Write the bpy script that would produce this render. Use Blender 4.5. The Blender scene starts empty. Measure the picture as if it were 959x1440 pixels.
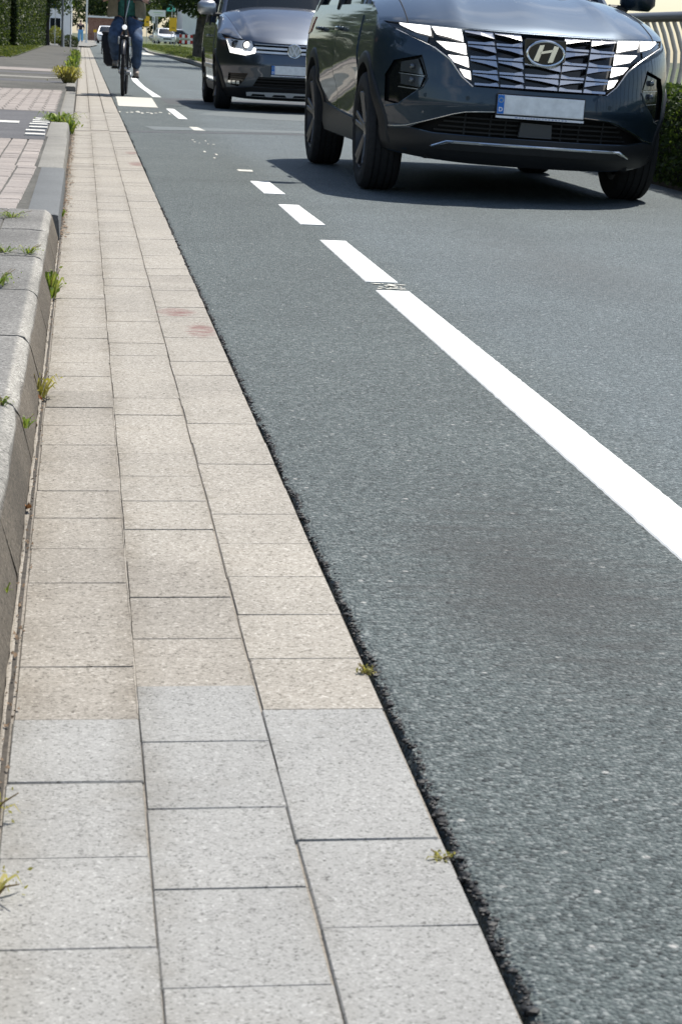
import bpy, bmesh, math, random
import numpy as np
from mathutils import Vector, Matrix, noise
R_ = math.radians
random.seed(7); rng = np.random.default_rng(7)
S = bpy.context.scene
COL = S.collection

# ---------------------------------------------------------------- camera
CAM_H = 0.88
cam_d = bpy.data.cameras.new('camera'); cam = bpy.data.objects.new('camera', cam_d); COL.objects.link(cam)
_c = np.array([117.0 - 479.5, 45.0 - 720.0, 3000.0]); _c /= np.linalg.norm(_c)      # road direction in camera axes (right, down, forward)
_h = np.array([1.0, 0.05, 0.0]); _h /= np.linalg.norm(_h)
_n = np.cross(_c, _h); _n /= np.linalg.norm(_n)
if _n[1] > 0: _n = -_n
_x = np.cross(_c, _n)
_M = np.stack([_x, _c, _n])
_right = Vector(_M @ np.array([1, 0, 0.])); _up = Vector(_M @ np.array([0, -1., 0])); _back = Vector(_M @ np.array([0, 0, -1.]))
cam.matrix_world = Matrix(((_right.x, _up.x, _back.x, 0), (_right.y, _up.y, _back.y, 0), (_right.z, _up.z, _back.z, CAM_H), (0, 0, 0, 1)))
cam_d.sensor_fit = 'VERTICAL'; cam_d.sensor_height = 24.0; cam_d.lens = 24.0 * 3000.0 / 1440.0
cam_d.clip_start = 0.05; cam_d.clip_end = 3000
cam_d.dof.use_dof = True; cam_d.dof.focus_distance = 6.5; cam_d.dof.aperture_fstop = 16.0
S.camera = cam

# ---------------------------------------------------------------- light
SUN_EL, SUN_AZ = R_(62), R_(38)          # azimuth measured from the road direction towards the right
W = bpy.data.worlds.new('World'); S.world = W; W.use_nodes = True
wn = W.node_tree.nodes; wl = W.node_tree.links; wn.clear()
sky = wn.new('ShaderNodeTexSky'); sky.sky_type = 'NISHITA'; sky.sun_disc = False
sky.sun_elevation = SUN_EL; sky.sun_rotation = SUN_AZ; sky.air_density = 1.0; sky.dust_density = .7
tc = wn.new('ShaderNodeTexCoord'); mp = wn.new('ShaderNodeMapping'); mp.inputs['Scale'].default_value = (1, 1, 2.6)
nz = wn.new('ShaderNodeTexNoise'); nz.inputs['Scale'].default_value = 2.6; nz.inputs['Detail'].default_value = 7; nz.inputs['Roughness'].default_value = .58
rp = wn.new('ShaderNodeValToRGB'); rp.color_ramp.elements[0].position = .54; rp.color_ramp.elements[1].position = .72
rp.color_ramp.elements[1].color = (.8, .8, .8, 1)
mx = wn.new('ShaderNodeMix'); mx.data_type = 'RGBA'; mx.inputs[7].default_value = (9.5, 9.7, 10.2, 1)
bg = wn.new('ShaderNodeBackground'); bg.inputs['Strength'].default_value = 0.10; ow = wn.new('ShaderNodeOutputWorld')
wl.new(tc.outputs['Generated'], mp.inputs['Vector']); wl.new(mp.outputs[0], nz.inputs['Vector']); wl.new(nz.outputs['Fac'], rp.inputs[0])
wl.new(rp.outputs[0], mx.inputs[0]); wl.new(sky.outputs[0], mx.inputs[6]); wl.new(mx.outputs[2], bg.inputs['Color']); wl.new(bg.outputs[0], ow.inputs[0])
sd = bpy.data.lights.new('sun', 'SUN'); sd.energy = 4.2; sd.angle = R_(.55); sd.color = (1, .95, .87)
sun = bpy.data.objects.new('sun', sd); COL.objects.link(sun)
sv = Vector((math.cos(SUN_EL) * math.sin(SUN_AZ), math.cos(SUN_EL) * math.cos(SUN_AZ), math.sin(SUN_EL)))
sun.rotation_euler = sv.to_track_quat('Z', 'Y').to_euler(); sun.location = (20, 10, 40)
S.view_settings.view_transform = 'Standard'; S.view_settings.look = 'None'; S.view_settings.gamma = 1.0
S.view_settings.exposure = 0.55
S.render.engine = 'CYCLES'
S.cycles.max_bounces = 8

# ---------------------------------------------------------------- materials
def new_mat(name):
    m = bpy.data.materials.new(name); m.use_nodes = True
    nt = m.node_tree; return m, nt, nt.nodes['Principled BSDF']
def setb(b, col=None, rough=None, metal=None, spec=None, coat=None):
    if col is not None: b.inputs['Base Color'].default_value = (*col, 1)
    if rough is not None: b.inputs['Roughness'].default_value = rough
    if metal is not None: b.inputs['Metallic'].default_value = metal
    if spec is not None: b.inputs['Specular IOR Level'].default_value = spec
    if coat is not None: b.inputs['Coat Weight'].default_value = coat; b.inputs['Coat Roughness'].default_value = .03
class NT:
    def __init__(s, nt): s.nt = nt
    def n(s, t, **k):
        o = s.nt.nodes.new(t)
        for a, v in k.items():
            if a in ('inp',):
                for q, w in v.items(): o.inputs[q].default_value = w
            else: setattr(o, a, v)
        return o
    def l(s, a, b): s.nt.links.new(a, b)
    def ramp(s, fac, stops, interp='LINEAR'):
        r = s.n('ShaderNodeValToRGB'); r.color_ramp.interpolation = interp
        e = r.color_ramp.elements
        while len(e) < len(stops): e.new(.5)
        for i, (p, c) in enumerate(stops):
            e[i].position = p; e[i].color = (*c, 1) if len(c) == 3 else c
        s.l(fac, r.inputs[0]); return r.outputs[0]
    def mix(s, fac, a, b, mode='MIX'):
        m = s.n('ShaderNodeMix', data_type='RGBA', blend_type=mode)
        for sock, v in ((m.inputs[0], fac), (m.inputs[6], a), (m.inputs[7], b)):
            if hasattr(v, 'is_linked'): s.l(v, sock)
            elif isinstance(v, (int, float)): sock.default_value = v
            else: sock.default_value = (*v, 1)
        return m.outputs[2]
    def math(s, op, a, b=None, c=None, clamp=False):
        m = s.n('ShaderNodeMath', operation=op); m.use_clamp = clamp
        for i, v in enumerate((a, b, c)):
            if v is None: continue
            if hasattr(v, 'is_linked'): s.l(v, m.inputs[i])
            else: m.inputs[i].default_value = v
        return m.outputs[0]
    def pos(s): return s.n('ShaderNodeNewGeometry').outputs['Position']
    def noise(s, vec, scale, detail=3, rough=.55, out='Fac'):
        o = s.n('ShaderNodeTexNoise', inp={'Scale': scale, 'Detail': detail, 'Roughness': rough}); s.l(vec, o.inputs['Vector']); return o.outputs[out]
    def vor(s, vec, scale, out='Color', feature='F1'):
        o = s.n('ShaderNodeTexVoronoi', feature=feature, inp={'Scale': scale}); s.l(vec, o.inputs['Vector']); return o.outputs[out]
    def sep(s, v):
        o = s.n('ShaderNodeSeparateXYZ'); s.l(v, o.inputs[0]); return o.outputs
    def bump(s, h, strength, dist, b, normal=None):
        o = s.n('ShaderNodeBump', inp={'Strength': strength, 'Distance': dist}); s.l(h, o.inputs['Height'])
        if normal is not None: s.l(normal, o.inputs['Normal'])
        if b is not None: s.l(o.outputs[0], b.inputs['Normal'])
        return o.outputs[0]
def plain(name, col, rough=.5, metal=0, spec=.5, coat=None, var=0.0, vscale=8, bumpd=0):
    m, nt, b = new_mat(name); setb(b, col, rough, metal, spec, coat)
    if var:
        t = NT(nt); p = t.pos(); f = t.noise(p, vscale, 4)
        lo = tuple(c * (1 - var) for c in col); hi = tuple(min(1, c * (1 + var)) for c in col)
        t.l(t.ramp(f, [(.3, lo), (.7, hi)]), b.inputs['Base Color'])
        if bumpd: t.bump(t.noise(p, vscale * 6, 4), .6, bumpd, b)
    return m
def speckle(name, dark, mid, light, grain=190, big=2.2, bigamt=.14, rough=.85, rnd=.10, stain=None, bump=.0016, contrast=1.0):
    """stone or concrete with visible grains; colour drifts over the area and from piece to piece"""
    m, nt, b = new_mat(name); t = NT(nt); p = t.pos(); setb(b, rough=rough, spec=.3)
    c1 = t.n('ShaderNodeSeparateColor'); t.l(t.vor(p, grain * 1.5), c1.inputs[0])
    c2 = t.n('ShaderNodeSeparateColor'); t.l(t.vor(p, grain * .75), c2.inputs[0])
    g = t.math('ADD', t.math('MULTIPLY', c1.outputs[0], .52), t.math('ADD', t.math('MULTIPLY', c2.outputs[1], .26), t.math('MULTIPLY', t.noise(p, grain * .5, 4, .75), .26)))
    lo = tuple(m_ + (d_ - m_) * .42 * contrast for d_, m_ in zip(dark, mid)); hi = tuple(m_ + (l_ - m_) * .30 * contrast for l_, m_ in zip(light, mid))
    col = t.ramp(g, [(.16, dark), (.29, lo), (.43, mid), (.62, mid), (.80, hi), (.95, light)])
    bigf = t.noise(p, big, 5, .6)
    col = t.mix(1.0, col, t.ramp(bigf, [(.3, (1 - bigamt,) * 3), (.7, (1 + bigamt,) * 3)]), 'MULTIPLY')
    oi = t.n('ShaderNodeObjectInfo')
    rv = t.ramp(oi.outputs['Random'], [(0, (1 - rnd, 1 - rnd, 1 - rnd)), (1, (1 + rnd, 1 + rnd * .9, 1 + rnd * .8))])
    col = t.mix(1.0, col, rv, 'MULTIPLY')
    if stain: col = stain(t, p, col)
    t.l(col, b.inputs['Base Color'])
    t.bump(g, .7, bump, b)
    return m
def blob(t, p, cx, cy, rx, ry, scale=18, soft=.35):
    s = t.sep(p)
    dx = t.math('DIVIDE', t.math('SUBTRACT', s[0], cx), rx); dy = t.math('DIVIDE', t.math('SUBTRACT', s[1], cy), ry)
    d = t.math('SQRT', t.math('ADD', t.math('MULTIPLY', dx, dx), t.math('MULTIPLY', dy, dy)))
    mpn = t.n('ShaderNodeMapping'); mpn.inputs['Scale'].default_value = (.45, 2.2, 1); t.l(p, mpn.inputs[0])
    d = t.math('ADD', d, t.math('MULTIPLY_ADD', t.noise(mpn.outputs[0], scale, 6, .85), 3.4, -1.75))
    return t.math('DIVIDE', t.math('SUBTRACT', 1.0, d), soft, clamp=True)
def red_stain(t, p, col):
    col = joint_dirt(t, p, col)
    mq = t.n('ShaderNodeMapping'); mq.inputs['Scale'].default_value = (.5, 1.5, 1); t.l(p, mq.inputs[0])
    strk = t.ramp(t.noise(mq.outputs[0], 34, 5, .7), [(.40, (0, 0, 0)), (.56, (1, 1, 1))])
    for a in ((.325, 7.02, .060, .10), (.385, 6.58, .045, .17), (.40, 15.2, .06, .25), (.39, 16.6, .05, .2)):
        col = t.mix(t.math('MULTIPLY', t.math('MULTIPLY', blob(t, p, *a, 30, .35), strk), .85), col, (.19, .085, .075))
    return col
def joint_dirt(t, p, col):
    sx = t.sep(p)
    for cx_, w_, a_ in ((.0945, .045, .85), (.261, .03, .5), (-.06, .05, .7)):
        d = t.math('SUBTRACT', 1.0, t.math('DIVIDE', t.math('ABSOLUTE', t.math('SUBTRACT', sx[0], cx_)), w_), clamp=True)
        n_ = t.ramp(t.noise(p, 5.5, 6, .7), [(.36, (0, 0, 0)), (.66, (1, 1, 1))])
        col = t.mix(t.math('MULTIPLY', t.math('MULTIPLY', d, n_), a_), col, t.mix(1.0, col, (.66, .63, .58), 'MULTIPLY'))
    sp = t.ramp(t.noise(p, 3.2, 6, .75), [(.56, (0, 0, 0)), (.74, (1, 1, 1))])
    return t.mix(t.math('MULTIPLY', sp, .5), col, t.mix(1.0, col, (.74, .71, .66), 'MULTIPLY'))
M_STONE = speckle('beige_gutter_stone', (.120, .106, .085), (.318, .294, .252), (.62, .585, .53), grain=205, big=1.6, bigamt=.13, contrast=.95, rnd=.03, stain=red_stain)
M_STONE_B = speckle('brown_gutter_stone', (.105, .093, .075), (.290, .267, .229), (.55, .515, .46), grain=205, big=1.6, bigamt=.15, contrast=1.0, rnd=.03, stain=joint_dirt)
M_STONE_G = speckle('grey_gutter_stone', (.115, .114, .106), (.304, .302, .286), (.50, .495, .475), grain=260, big=1.8, bigamt=.10, contrast=.85, rnd=.02, stain=joint_dirt)
def kerb_tone_wear(t, p, col):
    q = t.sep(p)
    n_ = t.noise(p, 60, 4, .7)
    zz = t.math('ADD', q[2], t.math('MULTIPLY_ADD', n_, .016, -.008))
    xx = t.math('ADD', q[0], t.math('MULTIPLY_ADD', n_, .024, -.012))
    foot = t.math('DIVIDE', t.math('SUBTRACT', .100, zz), .012, clamp=True)          # browner, darker tone on the face below the edge
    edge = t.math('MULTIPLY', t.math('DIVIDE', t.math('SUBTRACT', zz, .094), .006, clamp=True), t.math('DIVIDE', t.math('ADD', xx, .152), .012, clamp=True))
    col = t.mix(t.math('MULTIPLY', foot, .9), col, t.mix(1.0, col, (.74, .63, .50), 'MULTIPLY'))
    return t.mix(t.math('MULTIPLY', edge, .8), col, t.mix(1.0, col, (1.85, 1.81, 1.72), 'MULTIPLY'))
M_KERB = speckle('kerb_concrete', (.035, .033, .03), (.172, .168, .156), (.47, .46, .43), grain=190, bigamt=.22, rnd=.08, bump=.003, stain=kerb_tone_wear)
M_KERB_BLUE = speckle('smooth_grey_kerb', (.085, .09, .09), (.135, .142, .143), (.21, .22, .22), grain=220, bigamt=.10, rnd=.02, bump=.0008)
M_KERB_LIGHT = speckle('light_kerb', (.10, .096, .085), (.225, .218, .196), (.36, .35, .31), grain=200, bigamt=.16, rnd=.03, bump=.001)
M_SLAB = speckle('dark_paving_slab', (.035, .034, .032), (.125, .122, .114), (.36, .35, .33), grain=150, bigamt=.25, rnd=.08)
M_PAVER = speckle('pink_paver', (.17, .15, .135), (.30, .268, .245), (.42, .385, .355), grain=170, bigamt=.10, rnd=.08, bump=.001)
M_PAVER_D = speckle('charcoal_paver', (.05, .05, .055), (.095, .095, .10), (.22, .22, .22), grain=120, bigamt=.2, rnd=.1)
M_WALK = speckle('grey_walk', (.035, .035, .030), (.085, .082, .071), (.17, .165, .145), grain=60, big=1.1, bigamt=.4, rnd=0)
M_BED = speckle('joint_mortar', (.10, .09, .075), (.26, .235, .20), (.36, .33, .29), grain=240, bigamt=.3, rnd=0)
M_MORTAR = speckle('pale_mortar', (.10, .09, .075), (.30, .27, .225), (.42, .39, .34), grain=240, bigamt=.25, rnd=0)
def asphalt():
    m, nt, b = new_mat('asphalt'); t = NT(nt); p = t.pos(); setb(b, rough=.78, spec=.42)
    c = t.n('ShaderNodeSeparateColor'); t.l(t.vor(p, 165), c.inputs[0])
    c2 = t.n('ShaderNodeSeparateColor'); t.l(t.vor(p, 70), c2.inputs[0])
    g = t.math('ADD', t.math('MULTIPLY', c.outputs[0], .62), t.math('MULTIPLY', t.noise(p, 120, 3, .7), .45))
    col = t.ramp(g, [(.14, (.016, .019, .019)), (.40, (.070, .088, .087)), (.66, (.100, .121, .118)), (.90, (.225, .245, .238))])
    chip = t.ramp(c2.outputs[1], [(.975, (0, 0, 0)), (.99, (1, 1, 1))])
    core = t.ramp(t.vor(p, 70, 'Distance'), [(.25, (1, 1, 1)), (.42, (0, 0, 0))])
    col = t.mix(t.math('MULTIPLY', chip, core), col, (.36, .36, .34))
    big = t.noise(p, .9, 5, .62)
    col = t.mix(1.0, col, t.ramp(big, [(.3, (.86, .86, .86)), (.7, (1.12, 1.12, 1.12))]), 'MULTIPLY')
    s = t.sep(p)                                                    # lane polished by tyres: greyer, smoother binder
    lane = t.math('DIVIDE', t.math('SUBTRACT', t.math('ADD', s[0], t.math('MULTIPLY_ADD', t.noise(p, 2.5, 3), .3, -.15)), 1.08), .35, clamp=True)
    col = t.mix(lane, col, t.mix(1.0, col, (1.10, 1.14, 1.20), 'MULTIPLY'))
    for (cx_, w_) in ((2.05, .28), (3.55, .28)):                    # wheel tracks polished a little darker
        tr = t.math('SUBTRACT', 1.0, t.math('DIVIDE', t.math('ABSOLUTE', t.math('SUBTRACT', t.math('ADD', s[0], t.math('MULTIPLY_ADD', t.noise(p, .7, 2), .5, -.25)), cx_)), w_), clamp=True)
        col = t.mix(t.math('MULTIPLY', tr, .5), col, t.mix(1.0, col, (.82, .82, .82), 'MULTIPLY'))
    st = t.ramp(t.noise(p, 2.3, 6, .7), [(.60, (0, 0, 0)), (.74, (1, 1, 1))])
    col = t.mix(t.math('MULTIPLY', st, .35), col, t.mix(1.0, col, (.70, .68, .64), 'MULTIPLY'))
    col = t.mix(t.math('MULTIPLY', blob(t, p, .80, 3.45, .28, .8, 9, 1.0), .75), col, (.050, .050, .047))
    col = t.mix(t.math('MULTIPLY', blob(t, p, 2.1, 9.0, .5, 1.5, 3, 1.4), .3), col, (.10, .098, .09))
    t.l(col, b.inputs['Base Color'])
    t.l(t.math('MULTIPLY_ADD', lane, -.13, .8), b.inputs['Roughness'])
    t.bump(t.math('ADD', t.math('MULTIPLY', t.vor(p, 165, 'Distance'), -1.2), g), 1.0, .0045, b)
    return m
M_ASPH = asphalt()
M_CRUMB = plain('bitumen_crumbs', (.018, .018, .018), .6, spec=.4, var=.5, vscale=90)
M_PATCH_D = plain('dark_bitumen_seal', (.048, .052, .054), .75, var=.25, vscale=14)
M_PATCH_L = plain('light_asphalt_patch', (.112, .130, .130), .8, var=.2, vscale=25)
M_SAND = plain('sandy_edge', (.26, .23, .18), .95, var=.3, vscale=30, bumpd=.004)
def white_paint(name, col, wear):
    m, nt, b = new_mat(name); t = NT(nt); p = t.pos(); setb(b, rough=.6, spec=.4)
    f = t.noise(p, 55, 5, .7)
    c = t.ramp(f, [(wear - .06, (.30, .30, .29)), (wear + .04, tuple(x * .96 for x in col)), (.8, col)])
    t.l(c, b.inputs['Base Color']); t.bump(t.noise(p, 160, 3), .35, .0015, b); return m
M_WHITE = white_paint('white_road_paint', (.80, .80, .765), .20)
M_WHITE_W = white_paint('worn_road_paint', (.56, .54, .47), .33)
M_STRIPE = plain('pale_stripe', (.55, .54, .5), .8, var=.2, vscale=30)
def leafmat(name, a, bcol, c, trans=.35):
    m, nt, b = new_mat(name); t = NT(nt); setb(b, rough=.55, spec=.35)
    g = t.n('ShaderNodeNewGeometry')
    col = t.ramp(g.outputs['Random Per Island'], [(0, a), (.55, bcol), (1, c)])
    t.l(col, b.inputs['Base Color'])
    tr = t.n('ShaderNodeBsdfTranslucent'); t.l(t.mix(1.0, col, (1.3, 1.35, .6), 'MULTIPLY'), tr.inputs[0])
    ms = t.n('ShaderNodeMixShader', inp={0: trans}); t.l(b.outputs[0], ms.inputs[1]); t.l(tr.outputs[0], ms.inputs[2])
    t.l(ms.outputs[0], nt.nodes['Material Output'].inputs[0]); return m
M_HEDGE = leafmat('clipped_hedge_leaf', (.028, .05, .014), (.058, .095, .026), (.13, .17, .05))
M_HEDGE_D = leafmat('dark_hedge_leaf', (.012, .024, .009), (.030, .050, .016), (.12, .15, .05))  # darkened leaf tones: tree shade put into the far hedges' colour
M_TREE = leafmat('tree_leaf', (.02, .038, .014), (.045, .075, .022), (.10, .13, .04))
M_BUSH = leafmat('yellow_bush_leaf', (.12, .14, .03), (.20, .21, .05), (.30, .29, .08))
M_WEED = leafmat('weed_leaf', (.10, .16, .03), (.20, .27, .06), (.38, .40, .12), .4)
M_WEED_Y = leafmat('dry_weed_leaf', (.24, .22, .07), (.36, .33, .10), (.48, .42, .18), .4)
M_TWIG = plain('weed_stem', (.20, .15, .07), .8)
M_DEADLEAF = plain('dead_leaf', (.42, .20, .08), .8, var=.3, vscale=60)
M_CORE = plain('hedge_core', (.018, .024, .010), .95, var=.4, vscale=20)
M_BARK = plain('bark', (.105, .088, .066), .95, var=.45, vscale=9, bumpd=.03)
M_BARK_D = plain('dark_bark', (.035, .03, .025), .95, var=.4, vscale=9, bumpd=.03)
M_GRASS = plain('grass_ground', (.085, .105, .035), .95, var=.5, vscale=1.3)
M_GRASSB = leafmat('grass_blade', (.05, .08, .02), (.11, .14, .04), (.22, .22, .08))
M_EARTH = plain('bed_earth', (.10, .085, .065), .95, var=.35, vscale=6, bumpd=.02)
M_GROUND = plain('ground', (.075, .085, .045), .95, var=.3, vscale=.3)

# ---------------------------------------------------------------- object helpers
def link(o, parent=None):
    COL.objects.link(o)
    if parent is not None: o.parent = parent
    return o
def tag(o, label=None, cat=None, group=None, kind=None):
    if label: o['label'] = label
    if cat: o['category'] = cat
    if group: o['group'] = group
    if kind: o['kind'] = kind
    return o
def thing(name, label, cat, loc=(0, 0, 0), rz=0, group=None):
    o = bpy.data.objects.new(name, None); link(o); o.location = loc; o.rotation_euler = (0, 0, rz); o.empty_display_size = .2
    return tag(o, label, cat, group)
def mesh(name, v, f, mats, parent=None, smooth=None, mi=None, loc=None):
    me = bpy.data.meshes.new(name); me.from_pydata([tuple(map(float, p)) for p in v], [], f)
    o = bpy.data.objects.new(name, me)
    for m in (mats if isinstance(mats, (list, tuple)) else [mats]): me.materials.append(m)
    if mi is not None: me.polygons.foreach_set('material_index', mi)
    if smooth is not None: shade(me, smooth)
    link(o, parent)
    if loc is not None: o.location = loc
    return o
def shade(me, ang=35):
    bm = bmesh.new(); bm.from_mesh(me)
    lim = R_(ang)
    for fc in bm.faces: fc.smooth = True
    for e in bm.edges:
        e.smooth = len(e.link_faces) == 2 and e.calc_face_angle(3.2) < lim
    bm.to_mesh(me); bm.free()
def obm(name, bm, mats, parent=None, smooth=None, loc=None):
    me = bpy.data.meshes.new(name)
    bmesh.ops.recalc_face_normals(bm, faces=bm.faces)
    bm.to_mesh(me); bm.free()
    for m in (mats if isinstance(mats, (list, tuple)) else [mats]): me.materials.append(m)
    if smooth is not None: shade(me, smooth)
    o = bpy.data.objects.new(name, me); link(o, parent)
    if loc is not None: o.location = loc
    return o
def add_box(bm, c, s, bev=0, rot=None, taper=None):
    m = Matrix.Translation(c)
    if rot is not None: m = m @ rot
    r = bmesh.ops.create_cube(bm, size=1.0, matrix=m @ Matrix.Diagonal((*s, 1)))
    vs = r['verts']
    if bev:
        es = list({e for v in vs for e in v.link_edges})
        bmesh.ops.bevel(bm, geom=es, offset=bev, segments=1, affect='EDGES', clamp_overlap=True)
    return bm
def box(name, c, s, mat, parent=None, bev=0, rot=None, smooth=None):
    bm = bmesh.new(); add_box(bm, c, s, bev, rot); return obm(name, bm, mat, parent, smooth)
def add_tube(bm, pts, r, n=8, caps=True):
    pts = [Vector(p) for p in pts]; rs = r if isinstance(r, (list, tuple)) else [r] * len(pts)
    rings = []; up = None
    for i, p in enumerate(pts):
        d = (pts[min(i + 1, len(pts) - 1)] - pts[max(i - 1, 0)]).normalized()
        if up is None: up = d.orthogonal().normalized()
        else: up = (up - d * up.dot(d)); up = up.normalized() if up.length > 1e-6 else d.orthogonal().normalized()
        w = d.cross(up)
        rings.append([bm.verts.new(p + (up * math.cos(2 * math.pi * k / n) + w * math.sin(2 * math.pi * k / n)) * rs[i]) for k in range(n)])
    for a, b in zip(rings, rings[1:]):
        for k in range(n): bm.faces.new((a[k], a[(k + 1) % n], b[(k + 1) % n], b[k]))
    if caps: bm.faces.new(rings[0][::-1]); bm.faces.new(rings[-1])
    return bm
def tube(name, pts, r, mat, parent=None, n=8, smooth=40):
    bm = bmesh.new(); add_tube(bm, pts, r, n); return obm(name, bm, mat, parent, smooth)
def add_lathe_x(bm, prof, n=36, c=(0, 0, 0), close=True):
    """profile of (x, radius) turned about the x axis"""
    rings = []
    for (x, r) in prof:
        rings.append([bm.verts.new((c[0] + x, c[1] + r * math.cos(2 * math.pi * k / n), c[2] + r * math.sin(2 * math.pi * k / n))) for k in range(n)])
    pr = list(zip(rings, rings[1:]))
    if close: pr.append((rings[-1], rings[0]))
    for a, b in pr:
        for k in range(n): bm.faces.new((a[k], a[(k + 1) % n], b[(k + 1) % n], b[k]))
    return bm
def leaf_cloud(name, pts, size, mat, parent=None, up=.3, asp=.55):
    n = len(pts); pts = np.asarray(pts, float)
    d1 = rng.normal(size=(n, 3)); d1 /= np.linalg.norm(d1, axis=1)[:, None]
    d2 = rng.normal(size=(n, 3)); d2[:, 2] += up; d2 -= (d2 * d1).sum(1)[:, None] * d1; d2 /= np.linalg.norm(d2, axis=1)[:, None]
    s = (size * rng.uniform(.6, 1.35, n))[:, None]
    v = np.stack([pts - d1 * s * .5, pts + d2 * s * asp * .5, pts + d1 * s * .5, pts - d2 * s * asp * .5], 1).reshape(-1, 3)
    me = bpy.data.meshes.new(name); me.vertices.add(n * 4); me.vertices.foreach_set('co', v.ravel())
    me.loops.add(n * 4); me.loops.foreach_set('vertex_index', np.arange(n * 4)); me.polygons.add(n)
    me.polygons.foreach_set('loop_start', np.arange(0, n * 4, 4)); me.polygons.foreach_set('loop_total', np.full(n, 4))
    me.update(); me.validate(); me.materials.append(mat)
    o = bpy.data.objects.new(name, me); return link(o, parent)
def text(name, body, size, mat, parent, mw, extrude=.001, offs=0):
    c = bpy.data.curves.new(name, 'FONT'); c.body = body; c.size = size; c.align_x = 'CENTER'; c.align_y = 'CENTER'; c.extrude = extrude; c.offset = offs
    o = bpy.data.objects.new(name, c); link(o, parent); 
    dg = bpy.context.evaluated_depsgraph_get(); me = bpy.data.meshes.new_from_object(o.evaluated_get(dg)); bpy.data.objects.remove(o); me.materials.clear(); me.materials.append(mat)
    o = bpy.data.objects.new(name, me); link(o, parent); o.matrix_basis = mw; return o
FACE = Matrix(((1, 0, 0, 0), (0, 0, -1, 0), (0, 1, 0, 0), (0, 0, 0, 1)))     # text plane facing the camera side (-y)
def fit(zl, wl): return lambda z: float(np.interp(z, zl, wl))

# ================================================================ SETTING
# --- ground, road
mesh('ground', [(-900, -300, -.06), (900, -300, -.06), (900, 1500, -.06), (-900, 1500, -.06)], [(0, 1, 2, 3)], M_GROUND)['kind'] = 'structure'
GX0, GX1 = -.071, .428                       # gutter
def edge_x(y):
    j = (noise.noise((y * 9, 1.3, 0)) * .006 + noise.noise((y * 38, 4.1, 0)) * .006 + noise.noise((y * 110, 7.7, 0)) * .004) if y < 14 else noise.noise((y * 2, 1.3, 0)) * .012
    return GX1 + .007 + .004 * math.sin(y * .35 + 1.2) + j
ys = [-70.0, -3.0] + list(np.arange(1.0, 9.0, .007)) + list(np.arange(9.0, 24.0, .05)) + list(np.arange(24, 60, .5)) + [70, 80, 100, 130, 170, 230, 330]
v = []; f = []
for y in ys:
    e = edge_x(y); n1 = noise.noise((y * 60, 2, 5)) * .002
    v += [(min(e - .001, GX1 + .004), y, -.03), (e, y, -.004 + n1), (e + .012 + n1 * 2, y, n1 * .8), (e + .05, y, 0.0), (1.0, y, 0), (4.15 if y < 58 else 3.55, y, 0.0)]
for i in range(len(ys) - 1):
    for k in range(5): f.append((6 * i + k, 6 * i + k + 1, 6 * i + k + 7, 6 * i + k + 6))
road = mesh('road', v, f, M_ASPH); road['kind'] = 'structure'
# crumbs of bitumen along the broken road edge
ico = bmesh.new(); bmesh.ops.create_icosphere(ico, subdivisions=1, radius=1)
iv = np.array([q.co[:] for q in ico.verts]); ifc = [tuple(q.index for q in fc.verts) for fc in ico.faces]; ico.free()
v = []; f = []
for k in range(5200):
    y = 1.35 + 10 * random.random() ** 1.9
    dn = .5 + .9 * noise.noise((y * 3.1, 2, 0)) + .5 * noise.noise((y * 11, 5, 0))
    if random.random() > dn + .25: continue
    r = random.uniform(.0014, .0036) if random.random() < .9 else random.uniform(.004, .006); x = edge_x(y) + random.gauss(.0008, .0024) + .006 * max(0, noise.noise((y * 5, 0, 8)))
    q = iv * (1 + rng.uniform(-.3, .3, (12, 1))) * np.array([1, 1.2, .75]) * r + np.array([x, y, -.009 + random.random() * .008])
    b = len(v); v += q.tolist(); f += [tuple(b + i for i in t) for t in ifc]
mesh('asphalt_crumbs', v, f, M_CRUMB)['kind'] = 'stuff'
# --- painted markings, each a thin layer on the road
def strip(name, pts, mat, z0=.0008, z1=.0042, jag=.0035, step=.03, label=None):
    """closed band given by left and right edge points [(y, xl, xr), ...]"""
    yl = np.arange(pts[0][0], pts[-1][0] + 1e-6, step) if step else np.array([q[0] for q in pts])
    py = [q[0] for q in pts]; v = []; f = []
    for y in yl:
        a = np.interp(y, py, [q[1] for q in pts]) + noise.noise((y * 30, 9, pts[0][1])) * jag; b = np.interp(y, py, [q[2] for q in pts]) + noise.noise((y * 30, 3, pts[0][1])) * jag
        dy = 0
        v += [(a - .003, y + dy, z0), (a, y + dy, z1), (b, y + dy, z1), (b + .003, y + dy, z0)]
    for i in range(len(yl) - 1):
        for k in range(3): f.append((4 * i + k, 4 * i + k + 1, 4 * i + k + 5, 4 * i + k + 4))
    f.append((0, 1, 2, 3)); n = len(v); f.append((n - 1, n - 2, n - 3, n - 4))
    o = mesh(name, v, f, mat, road)
    if label: o['label'] = label
    return o
LX0, LX1 = 1.094, 1.214
strip('lane_line', [(-2.5, LX0, LX1), (7.80, LX0, LX1)], M_WHITE, label='long solid white lane line')
strip('lane_dash', [(8.07, LX0, LX1), (9.77, LX0 + .006, LX1)], M_WHITE)
strip('lane_dash', [(10.58, LX0, LX1), (11.85, LX0, LX1 - .012)], M_WHITE)
strip('lane_dash', [(12.66, LX0 - .008, LX1 - .008), (13.75, LX0 - .012, LX1 - .012)], M_WHITE)
strip('lane_dash', [(14.72, LX0 - .014, LX1 - .04), (14.95, LX0 - .014, LX1 - .03)], M_WHITE_W, label='short worn remnant of a white dash')
strip('lane_dash', [(23.8, 1.065, 1.16), (27.0, 1.045, 1.14)], M_WHITE)
strip('lane_dash', [(21.0, 1.09, 1.2), (21.8, 1.08, 1.16)], M_WHITE_W, label='worn grey white scrap of a dash')
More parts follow.
